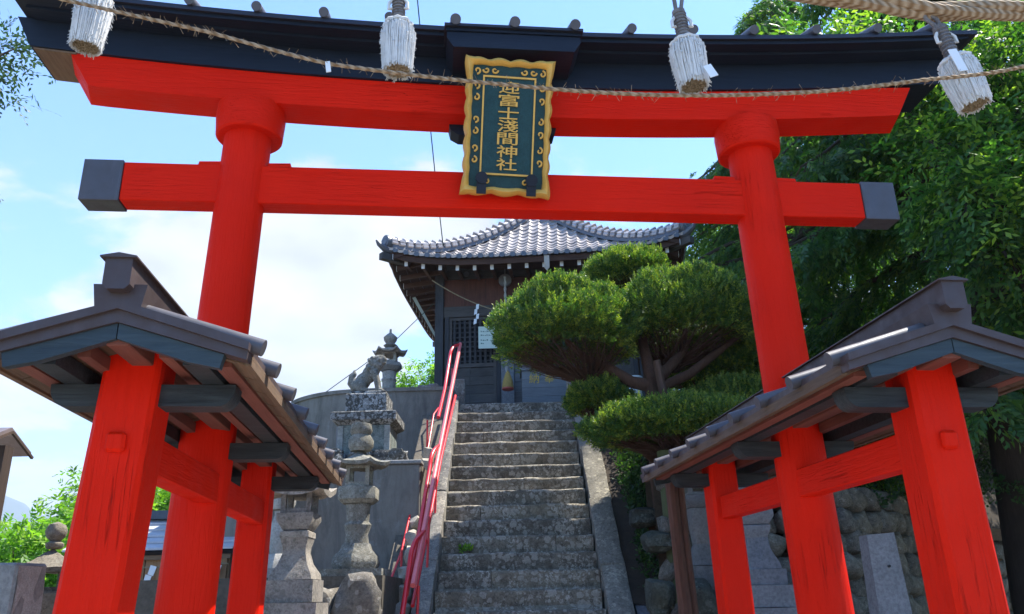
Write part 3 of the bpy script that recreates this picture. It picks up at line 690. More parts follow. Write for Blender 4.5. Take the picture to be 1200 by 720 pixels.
# ------------------------------------------------------------------ handrails
RAIL = NT('rail_enamel', 0.3); RAIL.col(RAIL.mix(RAIL.noise(30, 5, .7), (0.62, 0.012, 0.022), (0.72, 0.03, 0.04))); RAIL = RAIL.m
PINK = NT('faded_rail_enamel', 0.35); PINK.col(PINK.mix(PINK.noise(18, 5, .7), (0.72, 0.10, 0.10), (0.78, 0.20, 0.19))); PINK = PINK.m
def build_rails():
    T = thing('handrail', 'thick bright red tubular handrail with bent ends, close to the left kerb of the stairs', 'handrail', (-1.0, 8.0, -1.5))
    def S(pts, r, m, name): g = G(); g.tube(pts, r, 12); return part(name, g, m, T, 'world', smooth=60)
    S([(-.868, 12.95, 3.98), (-.875, 12.6, 3.70), (-.94, 10.1, 1.72), (-.985, 8.10, .13)], .028, PINK, 'top_rail')
    S([(-.90, 12.3, 2.95), (-.96, 10.6, 1.72), (-.99, 9.4, .75), (-1.01, 8.3, -.05)], .020, RAIL, 'middle_rail')
    def bend(p0, dx, drop, run):   # bent tube leaving the top rail, turning down beside it
        x, y, z = p0; pts = [(x, y, z)]
        for k in range(7):
            a = k/6*pi/2; pts.append((x-dx*.3-(dx*.7)*sin(a), y-.12-.16*sin(a)-.02*k, z-.05-.16*(1-cos(a))-.02*k))
        l = pts[-1]; pts += [(l[0]-.01, l[1]-run*.5, l[2]-drop*.55), (l[0]-.03, l[1]-run, l[2]-drop)]
        S(pts, .025, RAIL, 'bent_rail')
    bend((-.868, 12.95, 3.97), .14, 1.30, 1.55); bend((-.935, 10.25, 1.83), .09, 1.45, 1.70); bend((-.965, 8.78, .67), .09, 1.35, 1.35)
    for y in (12.4, 11.2, 10.0, 9.2, 8.3):
        z = (y-8.91)/1.25; S([(-.98, y, z-.15), (-.955, y, z+.62)], .014, RAIL, 'rail_post')
    T = thing('handrail', 'thin red handrail running outside the pale stones left of the stairs', 'handrail', (-1.35, 8.0, -1.5))
    def S2(pts, name='thin_rail'): g = G(); g.tube(pts, .013, 10); part(name, g, RAIL, T, 'world', smooth=60)
    S2([(-1.16, 10.6, 1.42), (-1.21, 10.45, 1.36), (-1.25, 10.3, 1.25), (-1.28, 9.4, .50), (-1.32, 8.2, -.10), (-1.34, 7.5, -.6)])
    S2([(-1.10, 12.3, 2.75), (-1.15, 12.2, 2.74), (-1.2, 12.0, 2.6), (-1.22, 11.4, 1.95), (-1.24, 11.1, 1.6)])
    for y in (11.6, 10.2, 9.2, 8.3): z = (y-8.91)/1.25; S2([(-1.25, y, z-.3), (-1.25, y, z+.28)], 'rail_post')
build_rails()

# ================================================================== STONE WORK
GRAN = m_stone('lantern_granite', (0.24, 0.215, 0.185), (0.40, 0.36, 0.315), (0.10, 0.10, 0.085), 1.4, 0.9, 0.8, 0.4, 20)
MOSSY = m_stone('mossy_lantern_stone', (0.14, 0.135, 0.11), (0.31, 0.29, 0.24), (0.34, 0.33, 0.29), 2.0, 0.95, 1.0, 0.5, 24)
DARKST = m_stone('dark_lichen_stone', (0.045, 0.045, 0.042), (0.10, 0.098, 0.09), (0.42, 0.42, 0.40), 1.4, 0.95, 1.0, 0.75, 16)
def sq(g, c, prof, rz=0.0, n=4, sub=1):   # stacked square/hex section: prof (half width, z)
    f = 1/cos(pi/n); g.lathe([(w*f, z) for w, z in prof], n, c, pi/n+rz); return g
def firebox(c, w, z0, z1, rz, n=4):
    g = G(); t = w*.34
    M = Matrix.Translation((c[0], c[1], 0)) @ Matrix.Rotation(rz, 4, 'Z')
    for sx in (-1, 1):
        for sy in (-1, 1): g.box(sx*w-(t if sx > 0 else 0), sx*w+(t if sx < 0 else 0), sy*w-(t if sy > 0 else 0), sy*w+(t if sy < 0 else 0), z0+(z1-z0)*.18, z1-(z1-z0)*.15, M)
    g.box(-w, w, -w, w, z0, z0+(z1-z0)*.18, M); g.box(-w, w, -w, w, z1-(z1-z0)*.15, z1, M); return g
def roof_stone(c, w, z0, z1, n=4, rz=0.0, curl=.06):
    """lantern roof: concave slopes, upturned corners"""
    g = G(); V = []; R = 9; m = n*6
    for i in range(R+1):
        t = i/R
        for j in range(m):
            a = 2*pi*j/m+rz; k = (j % 6)/6; edge = cos(pi/n)/cos(((a-rz) % (2*pi/n))-pi/n); cor = abs(((j/6) % 1)-.5)*2
            r = w*t*edge/cos(pi/n); z = z1-(z1-z0)*(1-(1-t)**1.5)+curl*(cor**3)*(t**3)
            V.append((c[0]+r*cos(a), c[1]+r*sin(a), z))
    o = len(V)
    for j in range(m):
        p = V[R*m+j]; V.append((c[0]+(p[0]-c[0])*.97, c[1]+(p[1]-c[1])*.97, p[2]-(z1-z0)*.22))
    for j in range(m):
        p = V[R*m+j]; V.append((c[0]+(p[0]-c[0])*.4, c[1]+(p[1]-c[1])*.4, z0-(z1-z0)*.12))
    fs = [(i*m+j, i*m+(j+1) % m, (i+1)*m+(j+1) % m, (i+1)*m+j) for i in range(R+2) for j in range(m)]+[tuple((R+2)*m+j for j in range(m))]
    g.add(V, fs); return g
def lantern(label, c, mt, base, foot, shaft, plat, box, roof, finial, rz=0.0, n=4, group='stone lanterns'):
    T = thing('stone_lantern', label, 'lantern', (c[0], c[1], min(z for w, z in base)), 0.0, group)
    for k in range(0, len(base), 2):
        g = G(); sq(g, (c[0], c[1], 0), base[k:k+2], rz, 4); g.rough(.012, 6, k+c[0]); part('base_block', g, mt, T, 'world', smooth=30)
    for nm, prof, nn in (('foot', foot, n), ('shaft', shaft, n if n == 4 else 16), ('platform', plat, n)):
        if prof: g = G(); sq(g, (c[0], c[1], 0), prof, rz, nn); g.rough(.008, 8, c[1]); part(nm, g, mt, T, 'world', smooth=40)
    if box: part('firebox', firebox(c, box[0], box[1], box[2], rz), mt, T, 'world', smooth=20)
    if roof: g = roof_stone((c[0], c[1]), roof[0], roof[1], roof[2], roof[3] if len(roof) > 3 else n, rz+pi/4 if n == 4 else rz, roof[4] if len(roof) > 4 else .05); g.rough(.012, 7, c[0]); part('roof', g, mt, T, 'world', smooth=35)
    if finial: g = G(); g.lathe(finial, 14, (c[0], c[1], 0)); g.rough(.008, 9, 1); part('finial', g, mt, T, 'world', smooth=50)
    return T
def build_stonework():
    # nearest left lantern, half hidden by the left side roof
    lantern('pale square stone lantern with flared shaft right beside the left red side post', (-1.80, 6.95), GRAN,
            [(.30, -1.5), (.30, -.34), (.275, -.335), (.275, -.17), (.235, -.165), (.235, .0)][0:2]+[(.285, -.335), (.285, -.17)]+[(.232, -.165), (.232, .0)]+[(.19, .005), (.19, .17)],
            [(.175, .175), (.165, .215), (.12, .29), (.092, .38), (.092, .42), (.115, .50)], [(.118, .50), (.118, .545), (.10, .555)], [(.105, .56), (.15, .64), (.15, .69)], (.125, .695, .87), (.25, .875, 1.10), [(.05, 1.1), (.075, 1.14), (.04, 1.2), (.075, 1.27), (.0, 1.36)])
    # lantern with rounded foot in front of the low wall
    lantern('weathered stone lantern with round shaft and mossy roof in front of the low concrete wall', (-1.53, 8.1), MOSSY,
            [(.29, .20), (.29, .285)], [(.19, .29), (.21, .33), (.20, .40), (.14, .46), (.12, .52)], [(.115, .50), (.105, .60), (.12, .66), (.13, .69), (.105, .72), (.115, .86), (.125, .885)], [(.14, .89), (.18, .93), (.18, 1.03), (.165, 1.05)], (.115, 1.055, 1.25), (.26, 1.27, 1.42, 6, .03),
            [(.10, 1.40), (.125, 1.44), (.13, 1.50), (.09, 1.56), (.115, 1.60), (.10, 1.67), (.0, 1.69)], n=6)
    lantern('pale baluster shaped stone lantern furthest left on the ledge, behind the square one', (-2.68, 9.55), m_stone('pale_lantern', (0.30, 0.29, 0.27), (0.44, 0.43, 0.40)),
            [(.22, .22), (.22, .36)], [(.16, .365), (.16, .43), (.10, .52)], [(.09, .52), (.11, .68), (.115, .80), (.07, .95), (.075, .99)], [(.11, 1.0), (.14, 1.07), (.14, 1.12)], (.10, 1.125, 1.28), (.22, 1.29, 1.45), [(.04, 1.45), (.07, 1.5), (0, 1.58)], n=6)
    lantern('tall pale stone lantern with curled roof standing on the terrace behind the lion dog', (-2.13, 13.6), m_stone('pale_lantern2', (0.30, 0.27, 0.23), (0.45, 0.41, 0.36), (0.16, 0.15, 0.13), 2, .9, .8, .35),
            [(.25, 2.86), (.25, 3.05), (.2, 3.055), (.2, 3.15)], [(.15, 3.16), (.14, 3.25), (.12, 3.3)], [(.11, 3.3), (.11, 3.52), (.13, 3.56), (.11, 3.6), (.12, 3.70)], [(.13, 3.71), (.20, 3.78), (.20, 3.84), (.16, 3.86)], (.12, 3.865, 4.03), (.27, 4.04, 4.18, 6, .06),
            [(.09, 4.15), (.12, 4.18), (.07, 4.21), (.11, 4.26), (.12, 4.32), (.06, 4.38), (.02, 4.41), (.018, 4.47)], n=6)
    lantern('low square stone lantern with ball finial at the far left before the green bush', (-3.33, 6.1), m_stone('brown_lantern', (0.13, 0.115, 0.09), (0.24, 0.21, 0.17), (0.30, 0.28, 0.22), 2, .95, 1.0, .4),
            [(.28, -1.5), (.26, -.9), (.22, -.895), (.22, -.6)], [(.15, -.595), (.11, -.45)], [(.10, -.45), (.09, -.2), (.10, -.10)], [(.10, -.095), (.155, -.02), (.155, .095), (.14, .11)], (.10, .113, .265), (.215, .27, .405, 4, .0), [(.045, .40), (.062, .415), (.062, .44), (.035, .455), (.062, .485), (.074, .525), (.058, .57), (.0, .592)], rz=.35)
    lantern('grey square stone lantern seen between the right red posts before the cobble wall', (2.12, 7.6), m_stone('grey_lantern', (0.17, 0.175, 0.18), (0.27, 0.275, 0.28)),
            [(.30, -1.5), (.29, -.12), (.235, -.115), (.235, .06), (.19, .065), (.19, .19)], [(.165, .195), (.155, .24), (.105, .36), (.095, .46)], [(.095, .46), (.12, .53), (.12, .56), (.105, .57)], [(.11, .575), (.15, .64), (.15, .70)], (.12, .705, .88), (.25, .885, 1.08), [(.05, 1.08), (.07, 1.14), (0, 1.26)])
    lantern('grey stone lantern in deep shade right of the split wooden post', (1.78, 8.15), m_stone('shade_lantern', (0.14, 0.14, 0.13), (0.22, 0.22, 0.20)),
            [(.26, -1.5), (.24, .05), (.2, .055), (.2, .25)], [(.15, .255), (.13, .32), (.09, .44)], [(.085, .44), (.10, .60), (.11, .78)], [(.11, .785), (.15, .84), (.15, .90)], (.12, .905, 1.05), (.24, 1.06, 1.22), [(.05, 1.22), (.07, 1.27), (0, 1.35)])
    # pedestal of the lion dog
    T = thing('stone_pedestal', 'tall tiered stone pedestal with lichen carrying the lion dog', 'pedestal', (-1.95, 10.7, 1.56), 0)
    c = (-1.93, 10.72, 0)
    for nm, pr, m in (('plinth', [(.46, 1.56), (.46, 1.66)], DARKST), ('die', [(.33, 1.665), (.33, 2.13)], m_stone('green_grey_block', (0.12, 0.14, 0.135), (0.22, 0.25, 0.23), (0.04, 0.045, 0.04), 1.6, .9, .8, .6, 10)),
                  ('cornice', [(.34, 2.135), (.40, 2.17), (.42, 2.19), (.42, 2.285), (.40, 2.30)], DARKST), ('top_block', [(.27, 2.305), (.265, 2.56), (.25, 2.575)], DARKST)):
        g = G(); sq(g, c, pr, .0); g.rough(.014, 5, 2); part(nm, g, m, T, 'world', smooth=30)
    for sx in (-1, 1):
        g = G(); sq(g, (c[0]+sx*.30, c[1]-.31, 0), [(.035, 1.665), (.035, 2.125)]); part('corner_strip', g, m_stone('pale_strip', (.25, .25, .22), (.38, .38, .35)), T, 'world', smooth=0)
    g = G(); sq(g, (c[0]-.01, c[1]-.315, 0), [(.022, 1.67), (.022, 2.12)]); part('corner_strip', g, m_stone('pale_strip', (.25, .25, .22), (.38, .38, .35)), T, 'world', smooth=0)
    for i, (dx, dz, r) in enumerate(((-.35, 0, .14), (.33, .02, .13), (.0, -.01, .12), (-.15, .2, .0), (.44, .28, .12))):
        if r <= 0: continue
        g = G(); g.rock((c[0]+dx, 10.26, 1.56+r*.8), (r*1.3, r, r), i*2.2, 3, .5)
        solo('boulder', g, DARKST, ['dark lichen boulder at the left foot of the lion dog pedestal', 'dark lichen boulder at the right foot of the lion dog pedestal', 'small dark boulder in the middle at the foot of the pedestal', '', 'dark lichen boulder higher at the right side of the pedestal'][i], 'boulder', group='boulders round the pedestal')
    # boulders and blocks along the ledge foot
    bs = m_stone('brown_boulder', (0.13, 0.115, 0.095), (0.25, 0.225, 0.19), (0.36, 0.34, 0.30), 1.2, .95, 1.0, .45, 12)
    for i, (x, z, rx, rz_, lb) in enumerate(((-1.83, -.10, .24, .25, 'brown rounded boulder directly under the round shaft lantern'), (-1.42, -.08, .20, .27, 'pointed grey boulder nearest the thin red handrail, under the ledge'), (-2.25, -.1, .22, .24, 'boulder under the ledge behind the nearest left lantern'),
            (-1.66, -.55, .27, .25, 'low boulder in the second course below the lanterns'), (-1.22, -.55, .22, .22, 'low boulder at the foot of the stair kerb'))):
        g = G(); g.rock((x, 7.72, z), (rx, .25, rz_), i*5.1+1, 3, .4); solo('boulder', g, bs, lb, 'boulder', group='boulders holding up the ledge')
    for i, (x0, x1, z0, z1) in enumerate(((-2.15, -1.25, .205, .275),)):
        pass
    # marker stone bottom left
    T = thing('stone_marker', 'split grey granite marker stone at the bottom left corner', 'marker stone', (-2.4, 4.1, -1.5))
    g = G(); g.box(-2.62, -2.31, 3.95, 4.2, -1.5, .205, bev=.012); g.rough(.006, 5); part('post_body', g, m_stone('split_granite', (0.22, 0.21, 0.19), (0.34, 0.32, 0.29)), T, 'world', smooth=30)
    g = G(); g.tube([(-2.50, 3.945, .06), (-2.50, 3.96, .06)], .008, 10); part('drill_hole', g, plain('hole_shade', (.01, .01, .01)), T, 'world')  # black disc: the shade inside the hole put into colour
    g = G(); n = 18; V = []
    for k in range(n):
        for j in range(5): V.append((-2.308+.012*noise.noise(Vector((k*.9, j*1.7, 0))), 3.96+.235*j/4, -1.5+1.69*k/(n-1)))
    g.add(V, [(k*5+j, k*5+j+1, (k+1)*5+j+1, (k+1)*5+j) for k in range(n-1) for j in range(4)]); part('split_face', g, m_stone('rough_split_sunlit', (0.38, 0.35, 0.30), (0.60, 0.56, 0.50), None, 3, .95, 1.0), T, 'world')  # rough split side, its sunlit brightness painted in as paler stone
    # inscribed pillar between the right posts
    T = thing('stone_pillar', 'leaning plain grey square stone pillar before the cobble wall', 'stone pillar', (2.85, 6.5, -1.5))
    g = G(); g.hexa([(2.66, 6.45, -1.5), (2.97, 6.45, -1.5), (2.97, 6.7, -1.5), (2.66, 6.7, -1.5), (2.675, 6.5, .40), (2.885, 6.5, .415), (2.885, 6.66, .415), (2.675, 6.66, .40)]); part('pillar_body', g, m_stone('grey_pillar', (0.17, 0.18, 0.185), (0.26, 0.27, 0.275)), T, 'world', smooth=0)
    g = G(); g.tube([(2.80, 6.475, .17), (2.80, 6.50, .17)], .010, 10); part('bolt_hole', g, plain('hole_shade', (.01, .01, .01)), T, 'world')  # flat black disc in place of a shaded recess
    # posts and rocks at the head of the stairs
    ps = m_stone('head_post', (0.16, 0.14, 0.12), (0.30, 0.27, 0.23), (0.42, 0.40, 0.36), 2, .95, 1, .5)
    for (a, b, y, zt, lb) in ((-.955, -.79, 12.85, 3.36, 'square stone post at the head of the stairs beside the handrail'), (.86, 1.05, 12.85, 3.36, 'square stone post at the head of the stairs right of the offering box')):
        g = G(); g.box(a, b, y, y+.17, 2.8, zt, bev=.015); g.rough(.008, 8); solo('stone_post', g, ps, lb, 'stone post', group='stone posts at the stair head')
    for (x, y, z, r, lb) in ((1.27, 13.0, 3.10, (.13, .12, .24), 'upright rounded rock beside the right stone post at the stair head'), (-1.42, 13.3, 3.22, (.20, .16, .17), 'reddish rock on the terrace left of the hall'), (1.02, 12.8, 2.9, (.12, .1, .10), 'small rock at the foot of the right stair head post')):
        g = G(); g.rock((x, y, z), r, x*3, 3, .4); solo('boulder', g, m_stone('reddish_rock', (0.15, 0.11, 0.10), (0.28, 0.22, 0.19), (0.4, 0.37, 0.33), 2), lb, 'boulder')
    # white bucket
    T = thing('bucket', 'white plastic bucket standing by the hall right of the stairs', 'bucket', (2.0, 13.2, 2.86))
    g = G(); g.lathe([(.105, 2.86), (.125, 3.40)], 20, (2.0, 13.2, 0)); wp = plain('white_plastic', (.62, .64, .62), .4); part('bucket_body', g, wp, T, 'world')
    g = G(); g.lathe([(.132, 3.36), (.138, 3.38), (.138, 3.405), (.13, 3.415)], 20, (2.0, 13.2, 0)); part('rim', g, wp, T, 'world')
build_stonework()

def build_cobble_wall():
    T = thing('cobble_wall', 'long dry wall of rounded dark cobbles behind the right torii posts', 'stone wall', (3.0, 8.4, -1.5))
    m = m_stone('cobble', (0.10, 0.088, 0.068), (0.25, 0.225, 0.175), (0.36, 0.33, 0.27), 1.0, .95, .9, .4, 12)
    pts = [(1.45, 8.62), (2.2, 8.50), (3.15, 8.42), (4.2, 9.35), (5.4, 10.6), (6.6, 11.9), (7.8, 13.2)]
    tops = [1.35, 1.3, 1.05, .95, .8, .7, .6]
    L = [0]
    for a, b in zip(pts[:-1], pts[1:]): L.append(L[-1]+sqrt((a[0]-b[0])**2+(a[1]-b[1])**2))
    def at(s):
        for i in range(len(pts)-1):
            if s <= L[i+1] or i == len(pts)-2:
                t = (s-L[i])/(L[i+1]-L[i]); return (pts[i][0]+(pts[i+1][0]-pts[i][0])*t, pts[i][1]+(pts[i+1][1]-pts[i][1])*t, tops[i]+(tops[i+1]-tops[i])*t, atan2(pts[i+1][1]-pts[i][1], pts[i+1][0]-pts[i][0]))
    shapes = []
    for k in range(10):
        g = G(); g.rock((0, 0, 0), (1, 1, 1), k*7.7, 2, .38); shapes.append(me_from('cobble', g, m, 60))
    n = 0; z = -.62; row = 0
    while z < 1.4 and n < 290:
        s = (row % 2)*.12
        while s < L[-1]:
            w = random.uniform(.20, .34); x, y, tp, a = at(s+w/2)
            if z < tp-.06 and n < 295:
                hgt = random.uniform(.12, .16)
                M = Matrix.Translation((x-3.0, y-8.4+.05*random.uniform(-1, 1)+.10*(z+.5)*.5, z+1.5+random.uniform(-.03, .03))) @ Matrix.Rotation(a, 4, 'Z') @ Matrix.Rotation(random.uniform(-.45, .45), 4, 'Y') @ Matrix.Diagonal((w*.50, .19, hgt*.92, 1))
                part('cobble', None, None, T, me=random.choice(shapes), M=M); n += 1
            s += w*.97
        z += .215; row += 1
    g = G(); V = []
    for (p, tp) in zip(pts, tops): V += [(p[0], p[1]+.12, -1.5), (p[0], p[1]+.2, tp-.05), (p[0]-.0, p[1]+.7, tp-.05), (p[0], p[1]+.7, -1.5)]
    g.add(V, [(i*4+k, i*4+(k+1) % 4, (i+1)*4+(k+1) % 4, (i+1)*4+k) for i in range(len(pts)-1) for k in range(4)]); part('wall_core', g, m_stone('dark_humus', (0.035, 0.026, 0.018), (0.075, 0.055, 0.035), None, 2.0), T, 'world', smooth=0)
    # lower course of squared blocks to the left, deep in shade
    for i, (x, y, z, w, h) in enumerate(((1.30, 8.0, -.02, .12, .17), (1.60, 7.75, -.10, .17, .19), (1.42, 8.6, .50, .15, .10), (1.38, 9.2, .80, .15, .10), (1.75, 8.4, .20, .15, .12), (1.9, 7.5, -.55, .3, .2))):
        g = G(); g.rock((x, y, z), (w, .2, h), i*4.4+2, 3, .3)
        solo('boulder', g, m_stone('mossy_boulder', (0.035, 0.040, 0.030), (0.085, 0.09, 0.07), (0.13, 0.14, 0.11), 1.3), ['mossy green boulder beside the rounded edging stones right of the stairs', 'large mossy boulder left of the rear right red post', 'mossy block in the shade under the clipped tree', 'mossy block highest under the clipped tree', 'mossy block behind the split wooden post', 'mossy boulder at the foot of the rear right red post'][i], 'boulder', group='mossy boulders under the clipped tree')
build_cobble_wall()

def build_posts():
    bark = m_wood('split_bark', (0.05, 0.022, 0.013), (0.16, 0.075, 0.05), 'z', .85, .9)
    T = thing('wooden_post', 'dark reddish split wooden post left of the rear right red torii post', 'post', (1.25, 6.5, -1.5))
    for nm, x, r, z1 in (('post_half', 1.215, .052, .86), ('post_strip', 1.285, .028, .88)):
        g = G(); g.tube([(x+.045, 6.5, -1.5), (x+.03, 6.5, -.2), (x+.008, 6.5, .4), (x, 6.5, z1)], [r*1.05, r, r*.95, r*.9], 9, jit=.12); part(nm, g, bark, T, 'world', smooth=25)
build_posts()

# ------------------------------------------------------------------ lion dog
def build_komainu():
    T = thing('lion_dog_statue', 'weathered stone lion dog statue sitting upright on the tall pedestal, facing right', 'statue', (-1.95, 10.7, 2.575))
    g = G(); g.box(-2.18, -1.69, 10.55, 10.85, 2.576, 2.625, bev=.01); part('statue_base', g, DARKST, T, 'world')
    g = G(); Y = 10.70
    # sitting body leaning up to the right: haunches low left, chest high, head turned up
    B = [((-2.07, Y, 2.73), (.115, .10, .11)), ((-2.02, Y, 2.80), (.10, .09, .11)), ((-1.95, Y, 2.88), (.095, .085, .12)), ((-1.89, Y, 2.95), (.09, .085, .11)), ((-1.86, Y-.005, 3.01), (.095, .09, .10)),
         ((-1.83, Y-.01, 3.075), (.085, .085, .075)), ((-1.765, Y-.015, 3.085), (.055, .055, .04)), ((-1.765, Y-.015, 3.035), (.045, .05, .025)), ((-1.80, Y-.015, 3.12), (.05, .06, .03)),
         ((-1.90, Y-.07, 3.085), (.035, .02, .04)), ((-1.90, Y+.06, 3.085), (.035, .02, .04))]
    for c, r in B: g.ball(c, r, 3, .10, 3, c[0]*5)
    for sy in (-1, 1):
        g.ball((-2.06, Y+sy*.085, 2.70), (.095, .05, .085), 3); g.ball((-1.98, Y+sy*.10, 2.645), (.075, .035, .028), 3)       # thigh, hind paw
        g.tube([(-1.88, Y+sy*.055, 2.92), (-1.84, Y+sy*.06, 2.80), (-1.81, Y+sy*.062, 2.66)], [.05, .04, .035], 12); g.ball((-1.785, Y+sy*.062, 2.648), (.055, .038, .028), 3)
        g.ball((-1.745, Y+sy*.03-.015, 3.115), (.016, .016, .014), 2)
    # mane curls and tail
    for k in range(14):
        a = k*2.4; g.ball((-1.90-.03*cos(a)-.02*(k % 3), Y+.085*sin(a), 2.93+.012*k), (.03, .03, .03), 2)
    g.tube([(-2.15, Y, 2.68), (-2.20, Y, 2.76), (-2.18, Y, 2.85), (-2.145, Y, 2.90), (-2.15, Y, 2.95)], [.03, .04, .045, .035, .012], 10)
    Mi = WORLD[T.name].inverted(); g.v = [tuple(Mi @ Vector(v)) for v in g.v]
    me = me_from('statue_body', g, MOSSY, 0); o = bpy.data.objects.new('statue_body', me); COL.objects.link(o); o.parent = T
    md = o.modifiers.new('r', 'REMESH'); md.mode = 'VOXEL'; md.voxel_size = .012; md.use_smooth_shade = True
    dg = bpy.context.evaluated_depsgraph_get(); dg.update(); me2 = bpy.data.meshes.new_from_object(o.evaluated_get(dg)); o.modifiers.clear(); o.data = me2
    if not me2.materials: me2.materials.append(MOSSY)
build_komainu()

# ================================================================== HALL
def build_hall():
    rz = radians(-4.5); C0 = (0.62, 15.70)
    T = thing('shrine_hall', 'dark wooden shrine hall with grey tiled pyramid roof at the head of the stone stairs', 'shrine hall', (C0[0], C0[1], 2.86), rz)
    def P(name, g, m, sub=None, **k):
        g.v = [(a, b, c-2.86) for a, b, c in g.v]; return part(name, g, m, T, 'local', sub=sub, **k)
    E = 2.63; ZA, ZE = 7.74, 5.64
    def zr(x, y):
        d = max(abs(x), abs(y), 1e-6); t = min(d/E, 1.05)
        f = .30*t+.70*(1-(1-min(t, 1))**1.75); k = min(abs(x), abs(y))/d
        return ZA-(ZA-ZE)*f+.26*(k**4)*(t**3)
    tile = NT('grey_glazed_tile', .30, .1, .5)
    tile.col(tile.mix(1.0, tile.mix(tile.noise(9, 5, .7), (0.30, 0.275, 0.265), (0.50, 0.46, 0.44)), tile.perobj((.7, .7, .72), (1.25, 1.22, 1.2)), 'MULTIPLY')); tile.bump(tile.noise(30, 4), .2, .004); tile = tile.m
    dtile = m_metal('dark_ridge_tile', (0.10, 0.105, 0.12), .4, .05)
    dk = m_wood('dark_hall_timber', (0.036, 0.033, 0.031), (0.10, 0.09, 0.083), 'x', .8, .4); dkz = m_wood('dark_hall_post', (0.025, 0.026, 0.030), (0.065, 0.065, 0.068), 'z', .8, .4)
    br = m_wood('brown_eave_timber', (0.040, 0.020, 0.014), (0.10, 0.052, 0.036), 'x', .8, .4); brd = m_wood('reddish_hall_board', (0.055, 0.020, 0.013), (0.12, 0.048, 0.032), 'z', .7, .4)
    wh = plain('white_rafter_end', (.70, .68, .64), .6)
    # roof deck: four slopes
    def deck(rot):
        g = G(); n = 14; V = []
        for j in range(n+1):
            d = E*j/n
            for i in range(n+1):
                x = -d+2*d*i/n; y = -d; z = zr(x, y)-.035
                V.append((x*cos(rot)-y*sin(rot), x*sin(rot)+y*cos(rot), z))
        g.add(V, [(j*(n+1)+i, (j+1)*(n+1)+i, (j+1)*(n+1)+i+1, j*(n+1)+i+1) for j in range(n) for i in range(n)]); return g
    RF = P('roof', deck(0), dtile)
    for k in (1, 2, 3): P('roof_slope', deck(k*pi/2), dtile, RF)
    # one pantile: wave across, lip in front
    def pan():
        g = G(); V = []; w = .19; L = .25; xs = [-.5, -.3, -.08, .14, .32, .5]; zs = [.034, .006, -.004, .004, .022, .036]
        for (y, dz) in ((-.03, -.030), (-.03, .016), (L, -.012)):
            for x, z in zip(xs, zs): V.append((x*w, y, z+dz))
        g.add(V, [(j*6+i, j*6+i+1, (j+1)*6+i+1, (j+1)*6+i) for j in range(2) for i in range(5)]); return g
    pm = me_from('tile', pan(), tile, 60)
    def tile_mats(rot):
        out = []; t = 1.0; row = 0; R4 = Matrix.Rotation(rot, 4, 'Z')
        while t > .10:
            d = t*E
            for i in range(28):
                x = (i-13.5)*.1885
                if abs(x) > d-.07: continue
                z = zr(x, -d); z2 = zr(x, -(d-.05)); zx = (zr(x+.05, -d)-zr(x-.05, -d))/.1
                yv = Vector((0, .05, z2-z)).normalized(); xv = Vector((1, 0, zx)).normalized(); nv = xv.cross(yv).normalized(); xv = yv.cross(nv)
                M = Matrix(((xv.x, yv.x, nv.x, x+random.uniform(-.004, .004)), (xv.y, yv.y, nv.y, -d+random.uniform(-.006, .006)), (xv.z, yv.z, nv.z, z-2.86+random.uniform(-.003, .003)), (0, 0, 0, 1)))
                out.append((d, R4 @ M))
            sl_ = sqrt(1+((zr(0, -d)-zr(0, -d+.05))/.05)**2); t -= .20/sl_/E; row += 1
        return out
    fm = tile_mats(0)
    for d, M in fm[:290]: part('tile', None, None, T, sub=RF, me=pm, M=M)
    # tiles past the limit: the hidden slopes and the last few at the top
    pv = [Vector(v) for v in pan().v]; pf = pan().f
    g = G()
    for d, M in fm[290:]: g.add([M @ v for v in pv], pf)
    for k in (1, 2, 3):
        for d, M in tile_mats(k*pi/2): g.add([M @ v for v in pv], pf)
    part('roof_tiles', g, tile, T, sub=RF, kind='stuff', smooth=60)
    # eave edge: round-nosed drop under each front column
    for i in range(28):
        x = (i-13.5)*.1885+.094
        if abs(x) > 2.6: continue
        z = zr(x, -E)
        g = G(); g.prism([(x-.05, z-.02), (x-.03, z-.055), (x+.03, z-.055), (x+.05, z-.02), (x+.03, z+.03), (x-.03, z+.03)], 'y', -E-.045, -E-.02); P('eave_tile', g, dtile, RF, smooth=0)
    # hip ridges
    for q, (sx, sy) in enumerate(((-1, -1), (1, -1), (1, 1), (-1, 1))):
        g = G(); pts = []; 
        for k in range(26):
            d = E*(k+.5)/26*1.0; pts.append((sx*d, sy*d, zr(d, d)))
        V = []; dv = Vector((sx, sy, 0)).normalized(); sv = Vector((-sy, sx, 0)).normalized()
        for p in pts:
            for (w, dz) in ((-.13, -.03), (-.11, .09), (-.07, .135), (.07, .135), (.11, .09), (.13, -.03)): V.append(Vector(p)+sv*w+Vector((0, 0, dz)))
        g.add(V, [(i*6+k, i*6+(k+1) % 6, (i+1)*6+(k+1) % 6, (i+1)*6+k) for i in range(25) for k in range(6)]+[tuple(range(6)), tuple(150+k for k in range(6))]); RB = P('hip_ridge', g, dtile, RF, smooth=0)
        n = 22
        allg = G()
        for k in range(n):
            d = E*(k+1.2)/(n+.6); z = zr(d, d)+.135; z2 = zr(d-.08, d-.08)+.135; a = Vector((sx*d, sy*d, z)); b = Vector((sx*(d-.085), sy*(d-.085), z2)); ax = (b-a).normalized()
            g = G() ; up = (Vector((0, 0, 1))-ax*ax.z).normalized(); V = []
            for (e, rr) in ((-.025, .098), (.12, .085)):
                for m in range(7):
                    an = pi*m/6; V.append(a+ax*e+sv*cos(an)*rr+up*sin(an)*rr*.8)
            g.add(V, [(m, m+1, 7+m+1, 7+m) for m in range(6)]+[tuple(range(7)), tuple(range(7, 14))[::-1]])
            # raised collar at the lower end, reads as the dark tick along the ridge
            V = []
